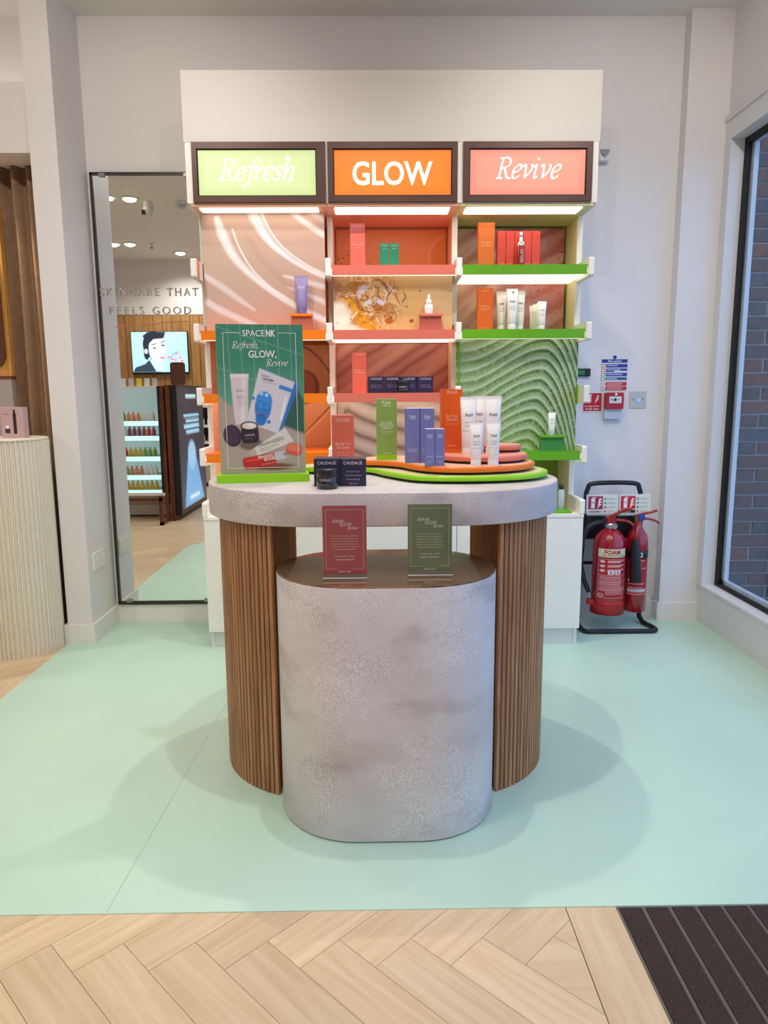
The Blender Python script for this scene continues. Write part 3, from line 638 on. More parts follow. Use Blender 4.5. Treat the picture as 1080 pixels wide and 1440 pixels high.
# =================================================================== COUNTER AND PLINTH
TZ0, TZ1 = .838, .934; cxl, cxr, cyt, RT = -.159, .220, 2.326, .369
def stad(xl, xr, yc, r, n=20):
    return [(xr+r*math.cos(math.radians(-90+180*k/n)), yc+r*math.sin(math.radians(-90+180*k/n))) for k in range(n+1)] + [(xl+r*math.cos(math.radians(90+180*k/n)), yc+r*math.sin(math.radians(90+180*k/n))) for k in range(n+1)]
ct = thing('display_counter', 'oval counter with a thick grey stone top on two fluted oak legs', 'counter', (.03, cyt, 0))
part('stone_top', MB().slab(stad(cxl, cxr, cyt, RT, 28), TZ0, TZ1, .004), M_stone, ct)
RL = .334; XIN = (-.292, .358)
slat_me = MB().bbox(-.0063, .0063, -.006, .006, 0, TZ0-.001, .002, 1).mesh('slat', M_oak)
for sgn, cx_, xi in ((-1, cxl, XIN[0]), (1, cxr, XIN[1])):
    dx = abs(xi-cx_); a0 = math.asin(min(1, dx/RL))       # angle from the y axis where the flat inner face starts
    arc = [(cx_+sgn*(RL-.006)*math.sin(a0+(math.pi-2*a0)*k/40), cyt-(RL-.006)*math.cos(a0+(math.pi-2*a0)*k/40)) for k in range(41)]
    arc = [(min(x_, xi-.004) if sgn < 0 else max(x_, xi+.004), y_) for x_, y_ in arc]
    leg = part('leg', MB().prism(arc, .002, TZ0), M_core, ct)
    yfr = cyt-math.sqrt(RL**2-dx**2); yk = 2*cyt-yfr
    part('inner_face', MB().box(xi-.001 if sgn > 0 else xi-.012, xi+.012 if sgn > 0 else xi+.001, yfr+.004, cyt-.02, 0, TZ0).box(xi-.001 if sgn > 0 else xi-.012, xi+.012 if sgn > 0 else xi+.001, cyt-.019, yk-.004, 0, TZ0), M_oakflat, leg)
    n = int((math.pi-2*a0)*RL/.0168)
    for k in range(n):
        an = a0+(math.pi-2*a0)*(k+.5)/n
        inst('slat', slat_me, leg, (cx_+sgn*RL*math.sin(an), cyt-RL*math.cos(an), 0), sgn*(an-0) if sgn > 0 else -an)
PZ = .717; RP = .226
pl = thing('stone_plinth', 'lower oval stone plinth with a bronze mirrored top, in front of the counter', 'plinth', (.033, 2.0, 0))
pxl, pxr, pyc = -.278+RP, .344-RP, 1.771+RP
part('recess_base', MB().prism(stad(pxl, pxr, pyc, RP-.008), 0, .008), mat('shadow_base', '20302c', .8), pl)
part('stone_drum', MB().slab(stad(pxl, pxr, pyc, RP, 24), .007, PZ-.004, .002), M_stone, pl)
part('rim', MB().prism(stad(pxl, pxr, pyc, RP-.001, 24), PZ-.005, PZ-.0035), mat('thin_dark_rim', '2a1c16', .4), pl)
part('mirrored_top', MB().prism(stad(pxl, pxr, pyc, RP-.002, 24), PZ-.004, PZ), M_bronze, pl)

# stacked display boards -------------------------------------------
def ridged(name, c):
    m = bpy.data.materials.new(name); m.use_nodes = True; nt = m.node_tree; b = nt.nodes['Principled BSDF']; b.inputs['Roughness'].default_value = .45
    tc = nt.nodes.new('ShaderNodeTexCoord'); w = nt.nodes.new('ShaderNodeTexWave'); w.inputs['Scale'].default_value = 14; w.inputs['Distortion'].default_value = 5; w.inputs['Detail'].default_value = 2; w.bands_direction = 'Y'
    nt.links.new(tc.outputs['Object'], w.inputs[0]); r = nt.nodes.new('ShaderNodeValToRGB'); r.color_ramp.elements[0].color = (*lin(c[0]), 1); r.color_ramp.elements[1].color = (*lin(c[1]), 1); nt.links.new(w.outputs[1], r.inputs[0]); nt.links.new(r.outputs[0], b.inputs[0]); return m
def board(name, label, pts, z0, z1, m, top, foot=True):
    n = len(pts); cx, cy = sum(p[0] for p in pts)/n, sum(p[1] for p in pts)/n
    b = thing(name, label, 'display board', (cx, cy, z0-.008)); part('board', MB().slab(pts, z0, z1, .005), m, b)
    part('top_sheet', MB().prism([(cx+(p[0]-cx)*.965, cy+(p[1]-cy)*.965) for p in pts], z1-.0005, z1+.0006), top, b)
    part('foot', MB().prism([(cx+(p[0]-cx)*.93, cy+(p[1]-cy)*.93) for p in pts], z0-.0085, z0+.0005), mat('shaded_foot', '23201c', .7), b)  # foot fills the gap under the board; gap's shade put into its colour
    return b
lime_p = smooth_closed([(-.27, 2.50), (-.23, 2.43), (-.10, 2.425), (-.02, 2.40), (.04, 2.28), (.12, 2.16), (.22, 2.125), (.34, 2.125), (.46, 2.16), (.54, 2.24), (.562, 2.35), (.51, 2.48), (.40, 2.58), (.20, 2.62), (-.05, 2.62), (-.20, 2.58)], 5)
board('wavy_board', 'lime green wavy display board, lowest of the stacked boards on the counter', lime_p, TZ1+.008, TZ1+.024, M_lime, ridged('lime_sheet', ('c6c78e', 'd9d3a6')))
or_p = smooth_closed([(-.056, 2.46), (-.034, 2.408), (.02, 2.385), (.08, 2.33), (.14, 2.21), (.22, 2.15), (.33, 2.145), (.44, 2.19), (.505, 2.27), (.525, 2.37), (.47, 2.48), (.35, 2.56), (.12, 2.58), (-.02, 2.54)], 5)
Z2 = TZ1+.032
board('wavy_board', 'orange wavy display board on the lime green board', or_p, Z2, Z2+.017, M_orange, ridged('peach_sheet', ('e8ae92', 'f0c2a8')))
Z3 = Z2+.025
def circ(cx, cy, r, n=40): return [(cx+r*math.cos(2*math.pi*k/n), cy+r*math.sin(2*math.pi*k/n)) for k in range(n)]
M_sal = mat('salmon_lacquer', 'e78069', .35)
board('round_board', 'wide salmon pink round board on the orange board', circ(.352, 2.372, .155), Z3, Z3+.017, M_sal, mat('salmon_top', 'e99b86', .4))
Z4 = Z3+.025
board('round_board', 'small salmon pink round board, topmost of the stacked boards', circ(.430, 2.415, .066), Z4, Z4+.016, M_sal, mat('salmon_top', 'e99b86', .4))
ZL, ZO, ZS, ZS2 = TZ1+.0246, Z2+.0176, Z3+.0176, Z4+.0166

# =================================================================== PRODUCTS
def inkm(c): return mat('ink_'+c, c, .5)
def carton(label, pxl, pxr, pyt, Y, zb, depth, c, lines=(), group=None, top=None, band=None, name='carton', cat='box', rough=.4):
    """lines: (text, fraction of height for the baseline, cap height fraction, colour, shear)"""
    a, b = ony(pxl, (pyt+600)/2 if False else pyt, Y), ony(pxr, pyt, Y); zt_ = a.z; x0, x1 = a.x, b.x; hh = zt_-zb; w = x1-x0
    t = thing(name, label, cat, ((x0+x1)/2, Y+depth/2, zb), group)
    part('box', MB().bbox(x0, x1, Y, Y+depth, zb-.0005, zt_, .0015, 1), mat('card_'+c, c, rough), t)
    if top: part('lid', MB().box(x0+.001, x1-.001, Y+.001, Y+depth-.001, zt_-.001, zt_+.0012), mat('card_'+top, top, rough), t)
    for (z0, z1, cc) in (band or ()): part('band', MB().box(x0-.0003, x1+.0003, Y-.0006, Y+depth+.0003, zb+hh*z0, zb+hh*z1), mat('card_'+cc, cc, rough), t)
    for s, f, ch, cc, sh, wf_ in lines:
        lettering(t, s, (x0+x1)/2, zb+hh*f, ch, fl(Y, .0011), inkm(cc), shear=sh, width=w*wf_ if wf_ else None)
    return t, x0, x1, zt_
def tube_prod(label, pxl, pxr, pyt, Y, zb, c, cap=None, capf=.16, txt=None, group=None, cat='tube', lines=3, tc='6b6660', yo=.0):
    a, b = ony(pxl, pyt, Y), ony(pxr, pyt, Y); w = b.x-a.x; cx_ = (a.x+b.x)/2; h = a.z-zb; r = w*.40
    t = thing('squeeze_tube', label, cat, (cx_, Y+r, zb), group)
    ch = h*capf; mb = MB(); V = []; N = 24; rings = []
    for z, rx, ry in ((ch, r*.93, r*.93), (ch+.002, r, r), (ch+h*.25, r*1.02, r*.95), (ch+h*.5, r*1.10, r*.62), (h*.93, w*.5, r*.16), (h*.935, w*.5, .0012), (h, w*.5, .0012)):
        rings.append([(cx_+rx*math.copysign(abs(math.cos(2*math.pi*k/N))**1., math.cos(2*math.pi*k/N)), Y+r+ry*math.sin(2*math.pi*k/N), zb+z) for k in range(N)])
    V = [p for rg in rings for p in rg]; n = len(rings)
    mb.add(V, [(i*N+k, i*N+(k+1) % N, (i+1)*N+(k+1) % N, (i+1)*N+k) for i in range(n-1) for k in range(N)], True); mb.add(rings[0], [tuple(range(N-1, -1, -1))]); mb.add(rings[-1], [tuple(range(N))])
    part('tube_body', mb, mat('tube_'+c, c, .35), t)
    part('cap', MB().lathe([(r*.94, 0), (r*.96, .001), (r*.9, ch-.001), (r*.86, ch+.0005)], (cx_, Y+r, zb), 24), mat('cap_'+(cap or c), cap or c, .3), t)
    RG = [(ch, r*.93, r*.93), (ch+.002, r, r), (ch+h*.25, r*1.02, r*.95), (ch+h*.5, r*1.10, r*.62), (h*.93, w*.5, r*.16), (h, w*.5, .0012)]
    def onb(u, v):      # on the front of the body
        zz = min(max(v-zb, ch), h-1e-6); k = max(i for i in range(len(RG)-1) if RG[i][0] <= zz); f = (zz-RG[k][0])/(RG[k+1][0]-RG[k][0])
        rx = RG[k][1]+(RG[k+1][1]-RG[k][1])*f; ry = RG[k][2]+(RG[k+1][2]-RG[k][2])*f
        return (u, Y+r-ry*math.sqrt(max(.02, 1-((u-cx_)/rx)**2))-.0012, v)
    if txt: lettering(t, txt, cx_, zb+h*.66, h*.06, onb, inkm(tc), shear=.25, bold=.01, width=w*.46)
    if lines:
        for k, s in enumerate(('soy face', 'cleanser')[:lines]): lettering(t, s, cx_, zb+h*(.545-.06*k), h*.032, onb, inkm('7d7872'), width=w*.5)
        lettering(t, 'makeup remover', cx_, zb+h*.40, h*.022, onb, inkm('8d8882')) if lines > 2 else None
    return t
# --- middle bay, top shelf
ZA = [1.766, 1.487, 1.207, .935]
carton('tall coral box with a maroon top band on the top pink shelf', 492, 513, 314, 3.40, ZA[0], .04, 'f0705f', [('CAUDALÍE', .93, .006, 'd9a0a0', 0, .6), ('Vinosource', .52, .006, 'f6d0c8', 0, .7), ('serum', .45, .005, 'f6d0c8', 0, .4)], band=[(.78, 1., 'a6494d')])
for k, (a, b) in enumerate(((534, 547), (548, 561))):
    carton('small emerald green box on the top pink shelf, '+('nearer to' if k == 0 else 'farther from')+' the coral box', a, b, 342, 3.40, ZA[0], .03, '1e8a66', [('Dr.Dennis', .88, .005, 'd8e8d0', 0, .7), ('serum', .78, .004, 'd8e8d0', 0, .4)], group='green boxes on the top pink shelf')
# --- risers
def riser(label, pxl, pxr, pyt, pyb, Y, zb, m, m2, depth=.06):
    a, b = ony(pxl, pyt, Y), ony(pxr, pyt, Y); t = thing('display_riser', label, 'riser', ((a.x+b.x)/2, Y+depth/2, zb))
    th = .012; part('ledge', MB().bbox(a.x, b.x, Y, Y+depth, a.z-th, a.z, .003, 2), m, t)
    part('block', MB().box(a.x+.004, b.x-.004, Y+.012, Y+depth, zb, a.z-th+.0005), m2, t); return a.z
YR = 3.345
z = riser('small orange riser under the lavender tube', 408, 439, 441, 465, YR, ZA[1], M_orange, mat('riser_brown', 'b5654a', .4), .06)
tube_prod('metallic lavender tube standing on the small orange riser', 413, 432, 387, YR+.01, z, '8f84b5', cap='6e668f', capf=.12, txt='FIRST AID', tc='d8d4ea', lines=0)
YR2 = 3.33
z = riser('small coral riser under the dropper bottle', 590, 622, 441, 463, YR2, ZA[1], M_coral, mat('riser_coral', 'c0604e', .4), .05)
a, b = ony(597, 440, YR2+.02), ony(609, 440, YR2+.02); cx_ = (a.x+b.x)/2; r = (b.x-a.x)/2
t = thing('dropper_bottle', 'white dropper bottle on the small coral riser', 'bottle', (cx_, YR2+.022, z))
c3 = (cx_, YR2+.022, z); M_wp = mat('white_plastic', 'f0ece6', .3)
part('bottle_body', MB().lathe([(r*.95, 0), (r, .003), (r, .036), (r*.8, .042), (r*.45, .044), (r*.45, .046)], c3, 20), M_wp, t)
part('collar', MB().lathe([(r*.62, .0455), (r*.66, .047), (r*.62, .062), (r*.4, .064)], c3, 20), M_wp, t)
part('bulb', MB().lathe([(r*.34, .063), (r*.36, .072), (r*.26, .084), (0, .088)], c3, 16), mat('rubber_white', 'e6e0da', .5), t)
lettering(t, 'CAUDALÍE', cx_, z+.02, .005, lambda u, v: (u, YR2+.022-math.sqrt(max(1e-6, r*r-(u-cx_)**2))-.0008, v), inkm('b0a8a0'), width=r*1.2)
# --- middle bay, third shelf
carton('tall coral box on the lower pink shelf beside navy boxes', 495, 515, 496, 3.36, ZA[2], .04, 'e5654f', [('CAUDALÍE', .93, .006, 'f2c6b8', 0, .6), ('Premier Cru', .56, .006, 'f2c6b8', 0, .7), ('The Cream', .5, .006, 'f2c6b8', 0, .6)])
for k in range(4):
    x0 = 517.5+k*23.2
    carton('navy box on the lower pink shelf, '+('first', 'second', 'third', 'fourth', 'fifth')[k]+' from the coral box', x0, x0+22.4, 529.5, 3.375, ZA[2], .06, '241f45', [('CAUDALÍE', .80, .009, 'cfcbe2', 0, .72), ('Premier Cru', .45, .004, 'a9a5c4', 0, .6), ('The Rich Cream', .33, .004, 'a9a5c4', 0, .7)], group='navy boxes on the lower pink shelf')
def jar(label, pxl, pxr, pyt, Yc, zb, txt):
    a, b = ony(pxl, pyt, Yc), ony(pxr, pyt, Yc); r = (b.x-a.x)/2; cx_ = (a.x+b.x)/2; h = ony((pxl+pxr)/2, pyt, Yc).z-zb
    t = thing('cream_jar', label, 'jar', (cx_, Yc, zb)); c = (cx_, Yc, zb); m = mat('jar_glass', '17151c', .15, coat=.5)
    part('jar_body', MB().lathe([(r*.9, 0), (r*.98, .002), (r, h*.1), (r, h*.56), (r*.97, h*.6)], c, 32), m, t)
    part('lid', MB().lathe([(r*.96, h*.6), (r, h*.62), (r, h*.95), (r*.94, h), (0, h)], c, 32), mat('jar_lid', '1b1820', .3), t)
    mpf = lambda u, v: (u, Yc-math.sqrt(max(1e-6, r*r-(u-cx_)**2))-.0008, v)
    lettering(t, txt, cx_-r*.15, zb+h*.42, h*.12, mpf, inkm('c9c4d4'), width=r*1.0); lettering(t, 'Premier Cru', cx_-r*.2, zb+h*.22, h*.07, mpf, inkm('8f8a9c'), width=r*.8)
    return t
jar('small black jar in front of the navy boxes on the lower pink shelf', 558, 575.5, 535, 3.345, ZA[2], 'CAUDALÍE')
# --- right bay, top shelf
carton('tall orange box on the top green shelf beside red boxes', 673, 696, 313, 3.42, ZA[0], .04, 'd96a1c', [('fresh', .92, .007, 'f0b060', .25, .4), ('Tea Elixir', .55, .006, 'f2c890', 0, .6), ('Skin Serum', .49, .006, 'f2c890', 0, .65)])
for k in range(5):
    x0 = 700+k*12.1
    t, a, b, zt_ = carton('slim red box on the top green shelf, '+('first', 'second', 'third', 'fourth', 'fifth')[k]+' from the orange box', x0, x0+11.6, 325, 3.42, ZA[0], .035, 'd83f2c', [('SERUM', .12, .004, 'eab0a0', 0, .6)], group='red boxes on the top green shelf')
    part('print_line', MB().box(a+.004, a+.006, 3.4192, 3.42, ZA[0]+.03, zt_-.02).box(a+.008, a+.0095, 3.4192, 3.42, ZA[0]+.05, zt_-.03), mat('faint_ink', 'c0584a', .5), t)
def spray(label, pxl, pxr, pyt, Yc, zb):
    a, b = ony(pxl, pyt, Yc), ony(pxr, pyt, Yc); r = (b.x-a.x)/2; cx_ = (a.x+b.x)/2; h = a.z-zb; c = (cx_, Yc, zb); t = thing('serum_bottle', label, 'bottle', c)
    part('bottle_body', MB().lathe([(r*.94, 0), (r, .003), (r, h*.58), (r*.94, h*.60)], c, 20), mat('red_glass', '9a1c1e', .12, coat=.6), t)
    part('collar', MB().lathe([(r*.95, h*.6), (r*.95, h*.68), (r*.5, h*.72), (r*.45, h*.84), (r*.3, h*.85)], c, 20), mat('chrome', 'd0d0d4', .15, metal=1), t)
    part('pump', MB().lathe([(r*.36, h*.85), (r*.42, h*.87), (r*.42, h*.98), (0, h)], c, 16), mat('chrome', 'd0d0d4', .15, metal=1), t)
    V, F = textpolys('SERUM'); s_ = h*.38/ (V[:, 0].max()); part('lettering', MB().add([(cx_+.002-p[1]*s_+s_*.3, Yc-r-.0008, zb+h*.1+p[0]*s_) for p in V], F), inkm('e0b8b0'), t)
spray('red glass serum bottle with a chrome pump in front of the red boxes', 727.5, 738.5, 326, 3.385, ZA[0])
# --- right bay, second shelf
carton('tall orange box on the second green shelf beside white tubes', 672, 694, 405, 3.36, ZA[1], .04, 'e0620e', [('fresh', .92, .008, 'f4c080', .25, .45), ('Soy Face', .55, .006, 'f6d0a0', 0, .55), ('Cleanser', .49, .006, 'f6d0a0', 0, .6), ('fresh', .04, .005, 'f4c080', .2, .3)])
gr = 'large white tubes on the second green shelf'
tube_prod('large white tube, left of the dotted one on the second green shelf', 699, 714, 409, 3.40, ZA[1], 'efeadd', capf=.15, txt='fresh', group=gr, lines=2)
tube_prod('large white tube, behind and right of the dotted one on the second green shelf', 726, 740, 408, 3.40, ZA[1], 'efeadd', capf=.15, txt='fresh', group=gr, lines=2)
t = tube_prod('large white tube with a black dot near its top on the second green shelf', 713.5, 730, 405, 3.345, ZA[1], 'f3f1ec', capf=.15, txt='fresh', group=gr, lines=2)
p = ony(722.5, 410.5, 3.345); part('dot', MB().lathe([(.0035, -.001), (.0035, .001)], (p.x, 3.3565, p.z), 14, ax='y'), mat('black_dot', '0c0c0c', .5), t)
for k, x0 in enumerate((745.5, 750, 754)):
    tube_prod('small white tube, '+('fourth', 'third', 'second')[k]+' in the row on the second green shelf', x0, x0+12, 429-1.5*k, 3.462-.034*k, ZA[1], 'efeadd', capf=.16, txt='fresh', group='small white tubes on the second green shelf', lines=1)
tube_prod('small white tube, first and foremost in the row on the second green shelf', 757, 770, 423, 3.35, ZA[1], 'f3f1ec', capf=.16, txt='fresh', group='small white tubes on the second green shelf', lines=2)
# --- right bay, lower shelf + base
z = riser('small green riser under the sample tube', 761, 795.5, 612, 636, YR2, ZA[3], M_green, mat('riser_green', '3d8a3a', .4), .05)
tube_prod('tiny white sample tube on the small green riser', 772, 783, 580, YR2+.012, z, 'e4ece0', cap='b8c4c0', capf=.12, txt='fresh', lines=2)
solo('green_slab', MB().bbox(.70, .935, YF+.03, YF+.15, .639, .652, .003, 1), M_green, 'thin green slab lying on the white cabinet beside the counter', 'display board', (.82, YF+.09, .639))
a, b = ony(785, 700, YF+.09), ony(793, 700, YF+.09); cx_ = (a.x+b.x)/2; r = .0155; c = (cx_, YF+.09, .6515)
t = thing('sample_bottle', 'slim clear bottle with a dark cap on the green slab', 'bottle', c)
part('bottle_body', MB().lathe([(r*.9, 0), (r, .003), (r, .088), (r*.7, .095), (r*.6, .097)], c, 18), mat('pale_plastic', 'b9c6cc', .2), t)
part('cap', MB().lathe([(r*.66, .096), (r*.7, .098), (r*.7, .118), (0, .120)], c, 18), mat('cap_black', '1a1d22', .4), t)

# --- counter products
YN = 2.10
for k, (a, b) in enumerate(((441, 477.5), (478, 514.5))):
    carton('large navy box %s on the stone counter' % ('half hidden behind the black jar' if k == 0 else 'beside the black jar'), a, b, 645.5, YN, TZ1, .075, '1f1b3c', [('CAUDALÍE', .80, .009, 'd9d6e6', 0, .72), ('Premier Cru', .52, .004, 'b3afca', 0, .5), ('The Rich Cream', .38, .004, 'b3afca', 0, .62), ('anti-aging', .24, .004, 'b3afca', 0, .5), ('50 ml', .08, .004, 'b3afca', 0, .3)], top='3a2f4c')
jar('black glossy cream jar in front of the navy boxes on the stone counter', 445, 475, 659, 2.055, TZ1, 'CAUDALÍE')
carton('coral box standing behind the navy boxes on the lime board', 466, 497, 584, 2.44, ZL, .055, 'dd6657', [('CAUDALÍE', .88, .011, 'f4cfc4', 0, .62), ('Premier Cru', .42, .010, 'f4cfc4', 0, .66), ('The Cream', .35, .010, 'f4cfc4', 0, .6), ('anti-aging cream', .27, .005, 'eeb0a4', 0, .6), ('eye contour', .22, .005, 'eeb0a4', 0, .5)])
carton('tall moss green box on the orange board', 529, 558, 561, 2.405, ZO, .05, '8aab52', [('Kate', .915, .013, 'eef2dc', 0, .42), ('SOMERVILLE', .875, .005, 'eef2dc', 0, .4), ('Goat Milk', .59, .009, 'eef2dc', 0, .55), ('Moisturizing', .55, .009, 'eef2dc', 0, .66), ('Cleanser', .51, .009, 'eef2dc', 0, .5), ('lait de chèvre nettoyant', .46, .005, 'd2deae', 0, .62), ('hydratant', .43, .005, 'd2deae', 0, .4), ('120 ml', .10, .006, 'eef2dc', 0, .4)], band=[(0, .085, '93d60c')])
gL = 'tall lavender boxes on the orange board'
for k, (a, b) in enumerate(((570, 590.3), (591, 611))):
    carton('tall lavender box '+('nearer to' if k == 0 else 'farther from')+' the moss green box on the orange board', a, b, 574.5, 2.29, ZO, .045, '7479b4', [('Kate', .83, .010, 'e2e4f2', 0, .42), ('SOMERVILLE', .80, .004, 'e2e4f2', 0, .4), ('DermalQuench', .24, .005, 'd4d6ec', 0, .6), ('Wrinkle Warrior', .20, .005, 'd4d6ec', 0, .66), ('75 ml', .04, .004, 'd4d6ec', 0, .3)], group=gL, top='e6e6f0')
for k, (a, b) in enumerate(((598, 611.8), (612.3, 625.5))):
    carton('short lavender box before the tall ones, '+('nearer to' if k == 0 else 'farther from')+' the moss green box', a, b, 603.5, 2.18, ZO, .03, '7479b4', [('Kate', .80, .007, 'e2e4f2', 0, .5), ('SOMERVILLE', .76, .003, 'e2e4f2', 0, .5), ('DermalQuench', .25, .004, 'd4d6ec', 0, .7), ('30 ml', .1, .003, 'd4d6ec', 0, .3)], group='short lavender boxes on the orange board', top='e6e6f0')
carton('tall bright orange box on the wide salmon board', 621, 650.5, 547.5, 2.37, ZS, .055, 'ea5c06', [('fresh', .93, .012, 'f8cf9c', .25, .5), ('Soy Face', .56, .010, 'f8cf9c', 0, .55), ('Cleanser', .51, .010, 'f8cf9c', 0, .55), ('nettoyant visage au soja', .45, .005, 'f4b070', 0, .62), ('150 ml', .10, .006, 'f8cf9c', 0, .4)], band=[(0, .055, 'f2790a')])
gT = 'large white tubes on the wide salmon board'
tube_prod('large white tube partly hidden behind the front two on the salmon board', 644, 668, 558.5, 2.43, ZS, 'f1ebe6', txt='fresh', group=gT, capf=.13)
tube_prod('large white tube standing between and behind the front two on the salmon board', 663, 686, 557, 2.352, ZS, 'f1ebe6', txt='fresh', group=gT, capf=.13)
tube_prod('large white tube in front beside the orange box on the salmon board', 648.5, 672.5, 558, 2.295, ZS, 'f4f0ee', txt='fresh', group=gT, capf=.13)
tube_prod('large white front tube farther from the orange box on the salmon board', 682.5, 707.5, 557, 2.295, ZS, 'f4f0ee', txt='fresh', group=gT, capf=.13)
gS = 'short white tubes at the front of the orange board'
tube_prod('short white tube nearest the lavender boxes on the orange board', 661, 681, 594, 2.175, ZO, 'f4f0ee', txt='fresh', group=gS, capf=.16)
tube_prod('short white tube on the orange board, farther from the lavender boxes', 685.5, 706, 593, 2.175, ZO, 'f4f0ee', txt='fresh', group=gS, capf=.16)

# --- acrylic card holders on the plinth
def card(label, pxl, pxr, pyt, pyb, Y, c, line):
    a, b = ony(pxl, pyb, Y), ony(pxr, pyb, Y); zt_ = ony((pxl+pxr)/2, pyt, Y).z; x0, x1 = a.x, b.x; w = x1-x0; h = zt_-PZ; cx_ = (x0+x1)/2
    t = thing('card_holder', label, 'sign', (cx_, Y, PZ))
    part('acrylic_base', MB().bbox(x0-.001, x1+.001, Y-.022, Y+.024, PZ-.0004, PZ+.007, .002, 1).box(x0-.001, x1+.001, Y-.004, Y-.002, PZ+.006, zt_+.001), glassmat('acrylic', (.93, .95, .95)), t)
    part('acrylic_edge', MB().box(x0-.001, x1+.001, Y-.0225, Y-.0215, PZ+.0055, PZ+.0075), mat('acrylic_white', 'e2e2dc', .2), t)
    part('card', MB().box(x0, x1, Y-.0015, Y, PZ+.012, zt_), mat('card_'+c, c, .45), t)
    f = fl(Y-.0016, .0004); m = .008; z0, z1 = PZ+.012+.014, zt_-.010; lw = .0006; K = inkm(line)
    mb = MB(); 
    for q_ in ((x0+m, x0+m+lw, z0, z1), (x1-m-lw, x1-m, z0, z1), (x0+m, x1-m, z1-lw, z1), (x0+m, x0+w*.33, z0, z0+lw), (x1-w*.33, x1-m, z0, z0+lw)): mb.add([f(q_[0], q_[2]), f(q_[1], q_[2]), f(q_[1], q_[3]), f(q_[0], q_[3])], [(0, 1, 2, 3)])
    part('border_line', mb, K, t)
    script_lettering(t, 'Refresh,', x0+w*.22, PZ+h*.775, .0075, w*.27, f, K, .1)
    lettering(t, 'GLOW,', x0+w*.53, PZ+h*.725, .0085, f, K, width=w*.29)
    script_lettering(t, 'Revive', x0+w*.57, PZ+h*.68, .0075, w*.24, f, K, .1)
    for k, s in enumerate(('From skin-soothing cleansers', 'to hydration-boosting serums,', 'this edit is here to refresh your', 'routine, give you the glow, and', 'revive your skin. Introducing', 'feel-good formulas.')):
        lettering(t, s, cx_, PZ+h*(.585-.037*k), .0026, f, K, width=w*(.62-(.1 if k == 5 else .01*k % .03)))
    lettering(t, 'SKINCARE THAT', cx_, PZ+h*.30, .0034, f, K, width=w*.46, spacing=1.2); lettering(t, 'FEELS GOOD', cx_, PZ+h*.255, .0034, f, K, width=w*.40, spacing=1.2, bold=.02)
    lettering(t, 'SPACE NK', cx_, PZ+h*.085, .0045, f, K, width=w*.27)
card('crimson card in a clear acrylic stand on the plinth', 455, 516, 711, 808, 1.862, 'b03c48', 'f0dcd8')
card('olive green card in a clear acrylic stand on the plinth', 573.5, 635, 709, 804, 1.885, '6f7a55', 'e6e6d4')

# --- poster stand
PA = math.radians(9)
ps = thing('poster_stand', 'tall green promotional poster in a lime green base on the stone counter', 'poster', (-.348, 2.26, TZ1))
ux, uy = math.cos(PA), math.sin(PA)
pb = Vector((-.345, 2.255, TZ1)); PWd = .262; PH = .478
def pm(u, v, d=0.): return (pb.x+(u-PWd/2)*ux+d*uy, pb.y+(u-PWd/2)*uy-d*ux, pb.z+v)      # d toward the viewer
def pbox(u0, u1, d0, d1, v0, v1):
    V = [pm(u, v, d) for v in (v0, v1) for (u, d) in ((u0, d0), (u1, d0), (u1, d1), (u0, d1))]
    return MB().add(V, [(0, 3, 2, 1), (4, 5, 6, 7), (0, 1, 5, 4), (1, 2, 6, 5), (2, 3, 7, 6), (3, 0, 4, 7)])
part('base', pbox(-.012, PWd+.008, -.05, .05, -.0005, .024), M_lime, ps)
part('poster_board', pbox(0, PWd, -.008, .008, .02, PH), M_lime, ps)
